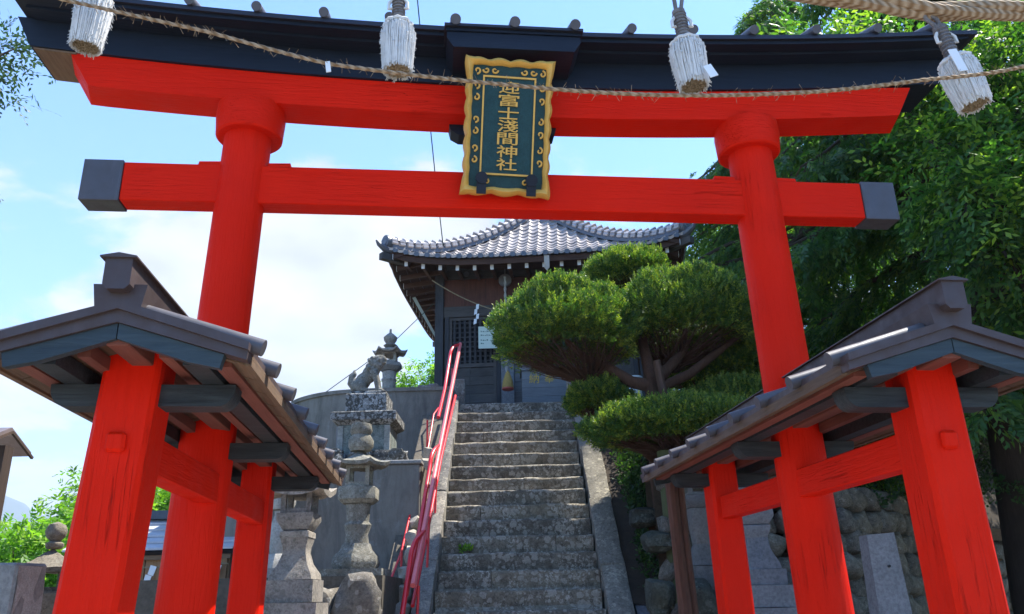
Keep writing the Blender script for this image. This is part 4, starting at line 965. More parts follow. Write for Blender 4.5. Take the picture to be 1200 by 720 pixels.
            for (e, rr) in ((-.035, .110), (.0, .112)):
                for m in range(7):
                    an = pi*m/6; V.append(a+ax*e+sv*cos(an)*rr+up*(sin(an)*rr*.85+(.028 if m == 3 else 0)))
            g.add(V, [(m, m+1, 7+m+1, 7+m) for m in range(6)]+[tuple(range(7)), tuple(range(7, 14))[::-1]])
            # side bed tiles showing as little round ends
            for w, h_ in ((-.12, -.06), (.12, -.06), (-.105, -.005), (.105, -.005)): g.tube([a+sv*w+Vector((0, 0, h_))-ax*.02, a+sv*w+Vector((0, 0, h_))+ax*.09], .034, 6)
            if q < 2: P('ridge_tile', g, tile, RF, smooth=50)
            else: allg.v, allg.f, allg.mi = (lambda o: (allg.v+[tuple(v) for v in g.v], allg.f+[tuple(i+o for i in f) for f in g.f], allg.mi+[0]*len(g.f)))(len(allg.v))
        if q >= 2: P('ridge_tiles', allg, tile, RF, kind='stuff')
        # demon-tile disc and upturned tip
        p = Vector((sx*E, sy*E, zr(E, E))); g = G()
        g.tube([p+dv*-.16+Vector((0, 0, .10)), p+dv*.03+Vector((0, 0, .10))], .125, 18); g.tube([p+dv*.03+Vector((0, 0, .10)), p+dv*.045+Vector((0, 0, .10))], [.085, .07], 16); P('end_tile', g, dtile, RF)
        g = G(); g.tube([p+dv*-.25+Vector((0, 0, -.06)), p+dv*.02+Vector((0, 0, -.03)), p+dv*.15+Vector((0, 0, .03)), p+dv*.20+Vector((0, 0, .09))], [.08, .07, .045, .02], 8); P('corner_tip', g, dtile, RF)
        g = G(); g.box(-.055, .055, -.42, .10, -.25, -.13, Matrix.Translation(p) @ Matrix.Rotation(atan2(-dv.x, dv.y), 4, 'Z')); P('hip_rafter_end', g, dk, RF, smooth=0)
    g = G(); g.lathe([(.25, ZA-.08), (.25, ZA+.06), (.16, ZA+.10), (.12, ZA+.16), (.17, ZA+.24), (.12, ZA+.36), (.03, ZA+.48), (.0, ZA+.5)], 20); P('roof_finial', g, dtile, RF)
    # soffit: fascia, boards and rafters on every side
    for k in range(4):
        R4 = Matrix.Rotation(k*pi/2, 4, 'Z')
        g = G(); n = 16; V = []
        for i in range(n+1):
            x = -E+.03+(2*E-.06)*i/n; z = zr(x, -E)
            V += [(x, -E+.03, z-.15), (x, -E+.03, z-.045), (x, -E+.07, z-.045), (x, -E+.07, z-.15)]
        g.add([R4 @ Vector(v) for v in V], [(i*4+m, i*4+(m+1) % 4, (i+1)*4+(m+1) % 4, (i+1)*4+m) for i in range(n) for m in range(4)]+[(0, 1, 2, 3), (n*4+3, n*4+2, n*4+1, n*4)]); P('fascia', g, br, RF, smooth=20)
        nb = 5
        for b in range(nb):
            g = G(); V = []; y0, y1 = -E+.07+.17*b, -E+.07+.17*(b+1)-.006
            for i in range(n+1):
                for y in (y0, y1):
                    x = (-1+2*i/n)*(-y); zz = zr((-1+2*i/n)*E*1.0, -E)-.10+(y+E)*.16; V.append((x, y, zz))
            g.add([R4 @ Vector(v) for v in V], [(i*2, i*2+1, i*2+3, i*2+2) for i in range(n)]); P('soffit_board', g, br, RF, smooth=20)
        for i in range(18):
            x = (i-8.5)*.305; L_ = .62 if abs(x) < 1.95 else max(.12, .62-(abs(x)-1.95)*.9); zc = zr(x, -E)-.165
            yy = -E+.13
            g = G(); V = [(x-.026, yy, zc-.045), (x+.026, yy, zc-.045), (x+.026, yy+L_+.15, zc+.03), (x-.026, yy+L_+.15, zc+.03), (x-.026, yy, zc+.035), (x+.026, yy, zc+.035), (x+.026, yy+L_+.15, zc+.11), (x-.026, yy+L_+.15, zc+.11)]
            g.hexa([R4 @ Vector(v) for v in V]); rf = P('rafter', g, br, RF, smooth=0)
            g = G(); g.box(x-.030, x+.030, yy-.008, yy-.001, zc-.055, zc+.045, R4); P('rafter_end', g, wh, RF, smooth=0)
    # walls
    Wd = 1.80; F = -Wd
    for sx in (-1, 1):
        for sy in (-1, 1): g = G(); g.box(sx*Wd-.075, sx*Wd+.075, sy*Wd-.075, sy*Wd+.075, 2.86, 5.72); P('corner_post', g, dkz, smooth=0)
    for k in range(4):
        R4 = Matrix.Rotation(k*pi/2, 4, 'Z')
        for nm, (a, b), m, o in (('wall_plate', (5.54, 5.72), dk, .045), ('head_beam', (4.80, 5.0), dk, .05), ('sill_beam', (2.90, 2.985), dk, .06), ('base_beam', (2.86, 2.895), dk, .05)):
            g = G(); g.box(-Wd+.076, Wd-.076, F-o, F+.05, a, b, R4); P(nm, g, m, smooth=0)
        # upper reddish boards
        nb = 9
        for i in range(nb):
            x0 = -Wd+.08+(2*Wd-.16)*i/nb; g = G(); g.box(x0+.003, x0+(2*Wd-.16)/nb-.003, F-.012+.004*(i % 2), F+.02, 5.005, 5.535, R4); P('wall_board', g, brd, smooth=0)
        if k:
            for i in range(8):
                g = G(); z0 = 3.45+i*.168; g.box(-Wd+.08, Wd-.08, F-.015, F+.02, z0+.003, z0+.165, R4); P('wall_board', g, dk, smooth=0)
    g = G(); g.box(-Wd+.12, Wd-.12, F+.12, F+.14, 3.1, 5.5); P('interior_shade_panel', g, plain('interior_shade', (.008, .008, .009), .9), smooth=0)  # near-black sheet, the shade of the hall's interior painted in
    # front: three bays; lattice doors at both sides
    for x in (-1.66, -.74, .74, 1.66): g = G(); g.box(x-.035, x+.035, F-.055, F+.05, 2.87, 4.797); P('door_post', g, dkz, smooth=0)
    for (x0, x1) in ((-1.62, -.78), (.78, 1.62)):
        D = None
        g = G(); 
        for a in ((x0, x0+.05, 2.99, 4.79), (x1-.05, x1, 2.99, 4.79)): g.box(a[0], a[1], F-.03, F+.012, a[2], a[3])
        for a in ((3.86, 3.93), (4.74, 4.79), (3.0, 3.055)): g.box(x0+.051, x1-.051, F-.028, F+.01, a[0], a[1])
        D = P('lattice_door', g, dk, smooth=0)
        nv = 8; nh = 9
        for i in range(nv):
            x = x0+.05+(x1-x0-.10)*(i+.5)/nv; g = G(); g.box(x-.020, x+.020, F-.022, F-.004, 3.931, 4.739); P('lattice_bar', g, dkz, D, smooth=0)
        for i in range(nh):
            z = 3.93+.81*(i+.5)/nh; g = G(); g.box(x0+.051, x1-.051, F-.012, F+.004, z-.013, z+.013); P('lattice_bar', g, dkz, D, smooth=0)
        for i in range(5):
            z = 3.06+i*.158; g = G(); g.box(x0+.051, x1-.051, F-.016-.004*(i % 2), F+.006, z+.002, z+.155); P('door_board', g, dk, D, smooth=0)
        g = G(); xm = (x0+x1)/2-.05; g.box(xm-.012, xm+.012, F-.026, F-.021, 3.06, 3.86); P('door_batten', g, dk, D, smooth=0)
    gp = m_stone('pale_grey_panel', (.20, .21, .22), (.30, .31, .32), None, 1)
    g = G(); g.box(-.70, -.47, F-.03, F+.02, 2.99, 4.3); P('pale_panel', g, gp, smooth=0)
    for i in range(9):
        g = G(); z = 3.0+i*.19; g.box(-.465, .70, F+.02, F+.04, z+.003, z+.187); P('wall_board', g, m_wood('grey_board', (.08, .09, .10), (.15, .16, .17), 'x'), smooth=0)
    # veranda lip
    # pale slanted wind brace at the left side under the eave
    g = G(); g.hexa([(-1.98, -1.2, 4.62), (-1.93, -1.2, 4.62), (-1.93, -1.12, 4.62), (-1.98, -1.12, 4.62), (-2.42, -1.3, 5.42), (-2.36, -1.3, 5.44), (-2.36, -1.22, 5.44), (-2.42, -1.22, 5.42)]); P('eave_brace', g, plain('pale_green_wood', (.33, .36, .30)), smooth=0)
    for (x, z, r, nm) in ((-1.30, 5.62, .05, 'nail_cover'), (-1.40, 5.62, .045, 'nail_cover'), (.95, 5.62, .05, 'nail_cover')):
        g = G(); g.tube([(x, F-.05, z), (x, F-.075, z)], r, 12); P(nm, g, plain('pale_iron', (.13, .13, .14), .5, .3))
    g = G(); g.box(.16, .25, -E-.02, -E+.03, 5.36, 5.58); g.prism([(.16, 5.358), (.25, 5.358), (.205, 5.30)], 'y', -E-.015, -E+.02); P('eave_bracket', g, plain('pale_bracket', (.40, .35, .28)), smooth=0)
build_hall()
def text_mesh(ch, size_x, size_z, origin, m, name, parent=None, ext=.006, yaw=0.0):
    cu = bpy.data.curves.new('t', 'FONT'); cu.body = ch; cu.size = 1; cu.extrude = .02; cu.offset = .0005; cu.resolution_u = 3
    to = bpy.data.objects.new('t', cu); COL.objects.link(to); dg = bpy.context.evaluated_depsgraph_get(); dg.update()
    me = bpy.data.meshes.new_from_object(to.evaluated_get(dg)); bpy.data.objects.remove(to)
    a = np.array([v.co for v in me.vertices]); mn = a.min(0); mx = a.max(0); c = (mn+mx)/2
    me.transform(Matrix.Translation(origin) @ Matrix.Rotation(yaw, 4, 'Z') @ Matrix.Rotation(pi/2, 4, 'X') @ Matrix.Diagonal((size_x/(mx[0]-mn[0]), size_z/(mx[1]-mn[1]), ext/.04, 1)) @ Matrix.Translation(-Vector(c)))
    me.materials.clear(); me.materials.append(m); o = bpy.data.objects.new(name, me); COL.objects.link(o)
    if parent: o.parent = parent
    return o
def build_hall_things():
    # offering box
    T = thing('offering_box', 'grey wooden offering box with two gold characters on its front before the hall', 'offering box', (.62, 13.55, 2.86))
    gw = m_wood('grey_weathered_wood', (.10, .115, .125), (.19, .21, .225), 'x', .8)
    for i in range(4):
        g = G(); z = 3.03+i*.145; g.box(.14, 1.14, 13.38, 13.42, z+.002, z+.143); part('front_board', g, gw, T, 'world', smooth=0)
    g = G(); g.box(.14, 1.14, 13.425, 13.85, 2.88, 3.60); part('box_body', g, gw, T, 'world', smooth=0)
    g = G(); g.box(.11, 1.17, 13.35, 13.88, 3.612, 3.66); part('top_rim', g, m_wood('light_grey_wood', (.17, .19, .20), (.27, .29, .30), 'x', .8), T, 'world', smooth=0)
    gold = plain('gold_paint', (.50, .33, .05), .5, .1)
    Mi = WORLD[T.name].inverted()
    for ch, x in (('納', .345), ('奉', .60)): text_mesh(ch, .165, .17, Mi @ Vector((x, 13.374, 3.475)), gold, 'character', T)
    # bell rope
    T = thing('bell_rope', 'pale twisted bell rope with yellow tassel hanging before the centre of the hall', 'bell rope', (-.10, 13.55, 3.45))
    rp = m_stone('pale_rope', (.30, .29, .27), (.45, .44, .41), None, 6)
    for k in range(2):
        g = G(); g.tube([(-.115+.013*cos(i*.9+k*pi), 13.6+.013*sin(i*.9+k*pi), 5.42-i*.035) for i in range(52)], .013, 6); part('rope_strand', g, rp, T, 'world')
    yl = m_stone('yellow_straw', (.45, .29, .08), (.62, .42, .13), None, 8)
    g = G(); g.lathe([(.015, 3.68), (.02, 3.64)], 10, (-.10, 13.6, 0)); g.lathe([(.095, 3.36), (.10, 3.40), (.085, 3.50), (.05, 3.60), (.028, 3.66)], 16, (-.10, 13.6, 0)); part('tassel_bulb', g, yl, T, 'world')
    g = G(); g.lathe([(.09, 3.34), (.103, 3.352), (.103, 3.372), (.09, 3.385)], 16, (-.10, 13.6, 0)); part('tassel_binding', g, plain('red_binding', (.35, .06, .04)), T, 'world')
    T = thing('gong', 'round grey metal gong hanging behind the bell rope under the hall eave', 'gong', (-.115, 13.78, 5.3))
    g = G(); g.tube([(-.115, 13.76, 5.42), (-.115, 13.84, 5.42)], .115, 20); part('gong_body', g, plain('gong_metal', (.16, .15, .14), .5, .4), T, 'world')
    g = G(); g.tube([(-.115, 13.80, 5.54), (-.115, 13.80, 5.66)], .012, 6); part('hook', g, plain('gong_metal', (.16, .15, .14), .5, .4), T, 'world')
    # notice
    T = thing('notice_board', 'small pale green notice hung on the left lattice door of the hall', 'notice', (-.42, 13.7, 4.1))
    g = G(); g.box(-.60, -.22, 13.70, 13.715, 4.12, 4.52); part('board', g, plain('notice_paper', (.52, .60, .50), .6, 0, 3, .06), T, 'world', smooth=0)
    ink = plain('notice_ink', (.12, .2, .16)); 
    for i, (w, z) in enumerate(((.26, 4.43), (.22, 4.36), (.12, 4.27), (.08, 4.21))):
        for j in range(int(w/.03)):
            g = G(); x = -.56+j*.034; g.box(x, x+.018+.008*((i+j) % 2), 13.695, 13.6985, z-.012, z+.012-.006*(j % 3)); part('print_mark', g, ink, T, 'world', smooth=0)
    # straw rope with paper streamer across the left bay
    T = thing('straw_rope', 'thin straw rope with a white paper streamer tied across the front of the hall', 'rope', (-.8, 13.6, 4.9))
    st = m_stone('straw', (.32, .25, .14), (.50, .40, .25), None, 8)
    g = G(); g.tube([(-1.42+.1*i, 13.62, 5.30-.048*i+.0035*(i-7)**2*.5) for i in range(15)], .010, 6); part('rope_body', g, st, T, 'world')
    wp = plain('white_paper', (.72, .74, .74), .8, 0, 3, .05)
    for k, (x, z) in enumerate(((-.64, 4.90), (-.67, 4.81), (-.64, 4.72), (-.68, 4.63))):
        g = G(); g.hexa([(x, 13.60, z-.10), (x+.05, 13.60, z-.08), (x+.05, 13.606, z-.08), (x, 13.606, z-.10), (x+.01, 13.60, z), (x+.06, 13.60, z+.01), (x+.06, 13.606, z+.01), (x+.01, 13.606, z)]); part('paper_streamer', g, wp, T, 'world', smooth=0)
    # electric cable coming down to the eave
    g = G(); g.tube([(-1.16, 12.9, 5.72), (-1.22, 12.0, 6.6), (-1.30, 10.2, 8.2), (-1.35, 8.5, 9.6)], .009, 6); solo('overhead_cable', g, plain('cable', (.03, .05, .035)), 'thin dark cable coming down from the sky to the left part of the hall eave', 'cable')
    g = G(); g.tube([(-1.45, 14.2, 5.15), (-2.2, 13.9, 4.25), (-3.3, 13.6, 3.3)], .007, 6); solo('guy_wire', g, plain('cable', (.03, .05, .035)), 'thin slanting wire from the hall eave down to the curved wall', 'wire')
build_hall_things()

# ================================================================== ROPES AND TASSELS IN FRONT
def rope_posts():
    for x, lb in ((-5.4, 'plain wooden post at the left end of the thick straw rope'), (5.4, 'plain wooden post at the right end of the thick straw rope')):
        g = G(); g.tube([(x, 2.40, -1.5), (x, 2.40, 3.1)], [.10, .085], 14, jit=.03); solo('rope_post', g, m_wood('rope_post_wood', (.10, .065, .04), (.2, .14, .09), 'z'), lb, 'post')
rope_posts()
def build_ropes():
    straw = NT('straw_rope', .9, spec=.2); v = straw.map((60, 60, 60)); w = straw.N.new('ShaderNodeTexWave'); w.inputs['Scale'].default_value = 22; w.inputs['Distortion'].default_value = 2; w.bands_direction = 'DIAGONAL'; straw.L.new(straw.co, w.inputs[0])
    c = straw.mix(straw.noise(40, 5, .7), (.26, .18, .11), (.50, .39, .27)); c = straw.mix(w.outputs[1], c, (.20, .12, .06)); straw.col(c); straw.bump(w.outputs[1], .6, .004); straw = straw.m
    # thin rope in front of everything
    T = thing('thin_rope', 'thin twisted straw rope sagging across the whole view in front of the torii', 'rope', (0, 2.3, 1.5))
    key = [(-5.4, 2.9), (-2.6, 2.25), (-1.9, 2.12), (-1.527, 1.982), (-1.02, 1.837), (-.595, 1.695), (.016, 1.596), (.519, 1.544), (.995, 1.544), (1.35, 1.578), (1.713, 1.626), (2.6, 1.78), (5.4, 2.5)]
    def interp(x):
        for i in range(len(key)-1):
            if x <= key[i+1][0]:
                p0 = key[max(i-1, 0)]; p1 = key[i]; p2 = key[i+1]; p3 = key[min(i+2, len(key)-1)]; t = (x-p1[0])/(p2[0]-p1[0])
                return .5*((2*p1[1])+(-p0[1]+p2[1])*t+(2*p0[1]-5*p1[1]+4*p2[1]-p3[1])*t*t+(-p0[1]+3*p1[1]-3*p2[1]+p3[1])*t**3)
        return key[-1][1]
    n = 1100
    for k in range(3):
        g = G(); pts = []
        for i in range(n+1):
            x = -5.4+10.8*i/n; a = i*.62+k*2*pi/3; pts.append((x, 2.3+0.0034*cos(a), interp(x)+.0034*sin(a)))
        g.tube(pts, .0041, 5); part('rope_strand', g, straw, T, 'world')
    g = G()   # loose fibres
    for i in range(420):
        x = random.uniform(-1.8, 1.9); z = interp(x); a = random.uniform(0, 2*pi); L_ = random.uniform(.008, .026)
        p = Vector((x, 2.3+.007*cos(a), z+.007*sin(a))); q = p+Vector((random.uniform(-1, 1), cos(a), sin(a))).normalized()*L_; g.tube([p, q], .0007, 3, False)
    part('loose_fibres', g, straw, T, 'world', kind='stuff', smooth=0)
    # thick shimenawa: visible at the top right only
    T = thing('thick_rope', 'thick brown woven rope across the top right corner with tassels tied under it', 'rope', (0, 2.42, 1.9))
    key2 = [(-5.4, 2.9), (-2.7, 2.70), (-1.5, 2.60), (-.4, 2.36), (.66, 2.16), (1.05, 2.055), (1.54, 1.95), (1.86, 1.945), (2.7, 2.0), (5.4, 2.55)]
    for k in range(3):
        g = G(); pts = []
        for i in range(321):
            x = -5.4+10.8*i/320
            for j in range(len(key2)-1):
                if key2[j][0] <= x <= key2[j+1][0]: z = key2[j][1]+(key2[j+1][1]-key2[j][1])*(x-key2[j][0])/(key2[j+1][0]-key2[j][0])
            a = i*.18+k*2*pi/3; pts.append((x, 2.42+.016*cos(a), z+.016*sin(a)))
        g.tube(pts, .0225, 9, jit=.03); part('rope_strand', g, straw, T, 'world')
    # tassels
    strand = NT('white_tassel_fibre', .95, spec=.1); strand.col(strand.mix(strand.noise(25, 5, .7), (.46, .45, .42), (.74, .73, .70))); strand = strand.m
    core = m_stone('cut_fibre_end', (.22, .16, .09), (.45, .36, .24), None, 9); cord = m_stone('grey_cord', (.13, .12, .125), (.26, .25, .25), None, 6)
    def tassel(label, top, bot, r, tag=None, stem=.13, hang=None):
        top = Vector(top); bot = Vector(bot); ax = (bot-top).normalized(); T = thing('rope_tassel', label, 'tassel', (top.x, top.y, bot.z), 0, 'white tassels hanging from the thick rope')
        xa = ax.orthogonal().normalized(); ya = ax.cross(xa); L_ = (bot-top).length
        P_ = lambda t, a, rr: top+ax*(t*L_)+(xa*cos(a)+ya*sin(a))*rr
        prof = lambda t: r*(.55+.45*min(1, t/.16)**.6)*(1.0-.16*max(0, t-.35)/.65)
        g = G(); V = []; n = 20
        for i in range(9):
            t = .04+.92*i/8
            for j in range(n): V.append(P_(t, 2*pi*j/n, prof(t)*.88))
        g.add(V, [(i*n+j, i*n+(j+1) % n, (i+1)*n+(j+1) % n, (i+1)*n+j) for i in range(8) for j in range(n)]+[tuple(range(n))]); g.cur = 1; g.add([V[8*n+j] for j in range(n)], [tuple(range(n))])
        part('tassel_core', g, [strand, core], T, 'world')
        g = G()   # hundreds of hanging yarns
        for j in range(360):
            a = random.uniform(0, 2*pi); off = random.uniform(.86, 1.04); e = random.uniform(.90, 1.03); t0 = random.uniform(.0, .25) if j % 3 else random.uniform(.0, .6); w = random.uniform(-.08, .08)
            pts = [P_(t0+(e-t0)*k/4, a+w*k/4+random.uniform(-.03, .03), prof(t0+(e-t0)*k/4)*(off+random.uniform(-.02, .02))) for k in range(5)]; g.tube(pts, random.uniform(.0018, .0032), 4, False)
        for j in range(260):   # fuzzy ends sticking out
            a = random.uniform(0, 2*pi); t = random.uniform(.05, 1); p = P_(t, a, prof(t)); q = P_(t+.05, a+random.uniform(-.1, .1), prof(t)+random.uniform(.002, .011)); g.tube([p, q], .0011, 3, False)
        part('yarns', g, strand, T, 'world', kind='stuff', smooth=60)
        g = G()
        for j in range(130):
            a = random.uniform(0, 2*pi); rr = prof(1)*.86*sqrt(random.random()); p = P_(.93, a, rr); q = P_(.985+.02*random.random(), a, rr); g.tube([p, q], .0026, 4, True)
        part('cut_ends', g, core, T, 'world', kind='stuff', smooth=0)
        for t, rr in ((.015, .62), (.055, .80)):   # braided collar
            g = G(); g.tube([P_(t+.008*sin(k*1.6), 2*pi*k/36, r*rr+.003*cos(k*1.6)) for k in range(37)], .0075, 6); part('braided_collar', g, strand, T, 'world')
        g = G(); st = stem; g.tube([top+ax*.01, top-ax*st*.5, top-ax*st], [r*.40, r*.34, r*.38], 12, jit=.06); part('bound_stem', g, cord, T, 'world')
        for k in range(9):
            g = G(); q = top-ax*(st*(.08+.1*k)); g.tube([q+(xa*cos(b*pi/6)+ya*sin(b*pi/6))*r*.375 for b in range(13)], .0035, 5); part('binding_turn', g, cord, T, 'world')
        if hang:
            for s in (-1, 1):
                g = G(); q = top-ax*st; h = Vector(hang); m_ = (q+h)/2+xa*0+Vector((s*.018, 0, 0)); g.tube([q+Vector((s*.008, 0, 0)), m_, h+Vector((s*.004, 0, 0))], .0075, 7); part('loop_cord', g, cord, T, 'world')
                g = G(); g.tube([q+ax*.03+Vector((s*.02, -.005, 0)), q+ax*.045+Vector((s*.033, -.01, -.005)), q+ax*.065+Vector((s*.034, -.01, -.01)), q+ax*.07+Vector((s*.022, -.005, 0))], .0065, 6); part('knot', g, strand, T, 'world')
        if tag:
            g = G(); c = top+ax*L_*tag[0]+Vector((tag[1], -.07, 0)); M = Matrix.Translation(c) @ Matrix.Rotation(tag[2], 4, 'Y') @ Matrix.Rotation(.2, 4, 'Z'); g.box(-tag[3], tag[3], -.0015, .0015, -tag[4], 0, M); part('paper_tag', g, plain('white_paper', (.72, .74, .74), .8, 0, 3, .05), T, 'world', smooth=0)
    tassel('leftmost white rope tassel, cut off by the top edge of the picture', (-1.485, 2.42, 2.10), (-1.495, 2.42, 1.875), .060, hang=(-1.48, 2.42, 2.58))
    tassel('white rope tassel hanging left of the gilt plaque', (-.385, 2.42, 1.950), (-.383, 2.42, 1.745), .058, hang=(-.39, 2.42, 2.35))
    tassel('white rope tassel with a small paper tag hanging before the right pillar top', (.632, 2.42, 1.845), (.648, 2.42, 1.655), .060, (.80, .035, -.45, .016, .05), hang=(.632, 2.42, 2.15))
    tassel('rightmost white rope tassel, tilted, hanging before the dark tree', (1.565, 2.42, 1.745), (1.600, 2.42, 1.555), .061, (.05, -.045, -.25, .018, .09), .14, hang=(1.50, 2.42, 1.95))
    g = G(); M = Matrix.Translation((-.597, 2.295, 1.694)) @ Matrix.Rotation(-.15, 4, 'Y'); g.box(-.008, .008, -.002, .002, -.035, .006, M); solo('paper_tag', g, plain('white_paper', (.72, .74, .74), .8, 0, 3, .05), 'tiny white paper tag tied to the thin rope left of the plaque', 'tag')
build_ropes()

# ================================================================== FAR LEFT
def build_left():
    # small shrine behind the left posts
    T = thing('small_shrine', 'small wooden shrine with grey metal strip roof seen between the left red posts', 'shrine', (-4.0, 10.2, -1.5))
    zm = m_metal('zinc_strip', (0.40, 0.40, 0.42), .55, .1); wd = m_wood('light_brown_wood', (.26, .14, .065), (.46, .28, .15), 'z', .7, .3); wx_ = m_wood('brown_beam', (.16, .10, .06), (.30, .20, .13), 'x', .7, .3)
    for k in range(5):
        z = .60+k*.082; y = 9.70+k*.13; g = G(); g.hexa([(-5.2, y, z), (-3.25, y, z), (-3.25, y+.16, z+.075), (-5.2, y+.16, z+.075), (-5.2, y, z+.022), (-3.25, y, z+.022), (-3.25, y+.16, z+.09), (-5.2, y+.16, z+.09)]); part('roof_strip', g, zm, T, 'world', smooth=0)
    g = G(); g.prism([(9.72, .585), (10.34, .985), (10.96, .585), (10.9, .55), (9.78, .55)], 'x', -5.18, -3.27); part('roof', g, m_metal('dark_roof_metal', (0.03, 0.032, 0.045), .4, .3), T, 'world', smooth=0)
    g = G(); g.box(-5.22, -3.23, 10.24, 10.44, 1.0, 1.10); part('ridge', g, m_metal('dark_ridge', (0.05, 0.06, 0.08), .4, .3), T, 'world', smooth=0)
    for k in range(12):
        g = G(); x = -5.0+k*.14; g.box(x+.003, x+.137, 9.86+.012*(k % 2), 9.90, .10, .50); part('wall_board', g, wd, T, 'world', smooth=0)
    for (a, b, z0, z1, y) in ((-5.05, -3.3, .50, .555, 9.80), (-5.05, -3.3, .15, .19, 9.79), (-5.1, -3.3, .02, .085, 9.75), (-5.1, -3.3, -.15, -.09, 9.7)):
        g = G(); g.box(a, b, y, y+.09, z0, z1); part('beam', g, wx_, T, 'world', smooth=0)
    for x in (-5.0, -4.42, -3.92, -3.38): g = G(); g.box(x-.04, x+.04, 9.81, 9.855, -.6, .50); part('post', g, wd, T, 'world', smooth=0)
    g = G(); g.box(-5.0, -3.35, 10.1, 10.7, -1.5, .5); part('shrine_body', g, wd, T, 'world', smooth=0)
    g = G(); g.box(-5.1, -3.25, 9.6, 9.74, -1.5, -.12); part('stone_base', g, GRAN, T, 'world', smooth=0)
    wp = plain('white_paper', (.72, .74, .74), .8, 0, 3, .05)
    for j, x0 in enumerate((-4.16, -3.42)):
        T2 = thing('paper_streamer', ['white zigzag paper streamer hanging under the small shrine eave, left one', 'white zigzag paper streamer hanging under the small shrine eave, right one'][j], 'streamer', (x0, 9.8, .1), 0, 'paper streamers on the small shrine')
        for k in range(4):
            z = .44-k*.10; x = x0-.045*k; g = G(); g.hexa([(x-.045, 9.74, z-.10), (x+.02, 9.74, z-.12), (x+.02, 9.746, z-.12), (x-.045, 9.746, z-.10), (x-.02, 9.74, z), (x+.05, 9.74, z-.02), (x+.05, 9.746, z-.02), (x-.02, 9.746, z)]); part('paper_fold', g, wp, T2, 'world', smooth=0)
    g = G(); g.tube([(-5.0, 9.76, .44), (-4.4, 9.76, .415), (-3.8, 9.76, .42), (-3.3, 9.76, .44)], .008, 6); solo('straw_rope', g, m_stone('straw', (.32, .25, .14), (.50, .40, .25), None, 8), 'thin straw rope stretched under the eave of the small shrine', 'rope')
    # notice board with a little gabled roof, cut by the left frame edge
    T = thing('roofed_notice_board', 'dark wooden post with small gabled metal roof cut off by the left edge', 'notice board', (-3.3, 5.0, -1.5))
    y = 5.0
    g = G(); g.box(-3.20, -3.13, y, y+.09, -1.5, .95); part('post', g, m_wood('dark_post', (.035, .022, .016), (.08, .055, .04), 'z'), T, 'world', smooth=0)
    g = G(); g.box(-4.10, -4.0, y, y+.09, -1.5, .92); part('post', g, m_wood('dark_post', (.035, .022, .016), (.08, .055, .04), 'z'), T, 'world', smooth=0)
    g = G(); g.box(-4.0, -3.19, y+.03, y+.06, -.7, .8); part('board', g, m_wood('board', (.12, .08, .05), (.2, .15, .1), 'x'), T, 'world', smooth=0)
    g = G(); g.prism([(4.80, .93), (5.05, 1.045), (5.30, .93), (5.30, .955), (5.05, 1.07), (4.80, .955)], 'x', -4.25, -3.14); part('roof', g, m_metal('pinkish_metal', (.20, .16, .155), .45, .3), T, 'world', smooth=0)
    for (a, b) in (((4.79, .92), (5.05, 1.04)), ((5.31, .92), (5.05, 1.04))):
        g = G(); g.tube([(-3.135, a[0], a[1]), (-3.135, b[0], b[1])], .011, 4); g2 = part('verge_board', g, m_wood('dark_post', (.035, .022, .016), (.08, .055, .04), 'z'), T, 'world', smooth=0)
    # house roof far right
    T = thing('house', 'distant house with sunlit pale grey tiled roof at the right edge beyond the trees', 'house', (16, 26, 2.86))
    g = G(); g.box(13.2, 18, 26, 31, 2.86, 5.0); part('wall', g, plain('cream_wall', (.5, .46, .38)), T, 'world', smooth=0)
    rf = plain('pale_roof', (.42, .42, .43), .4)
    g = G(); g.prism([(25.4, 4.95), (28.5, 6.7), (31.6, 4.95)], 'x', 12.8, 18.5); R = part('roof', g, rf, T, 'world', smooth=0)
    for k in range(12):
        z = 4.98+k*.142; yy = 25.38+k*.252; g = G(); g.box(12.75, 18.5, yy, yy+.25, z, z+.09); part('roof_course', g, rf, T, 'world', sub=R, smooth=0)
build_left()

def build_hills():
    g = G(); nx, ny = 160, 14; V = []
    for j in range(ny+1):
        for i in range(nx+1):
            x = -3600+5400*i/nx; t = j/ny; y = 1700+1500*t; p = 1-abs(2*t-1)**1.3
            h = (235+230*noise.noise(Vector((x/520+1.3, 2.2, 0)))+80*noise.noise(Vector((x/190, 5+t, 1)))+24*noise.noise(Vector((x/60, t*6, 2))))*p; V.append((x, y, -1.5+max(h, 0)))
    g.add(V, [(j*(nx+1)+i, j*(nx+1)+i+1, (j+1)*(nx+1)+i+1, (j+1)*(nx+1)+i) for j in range(ny) for i in range(nx)])
    struct('hills', g, m_stone('forest_hill', (.03, .055, .025), (.05, .08, .035), None, .01), 180)
build_hills()

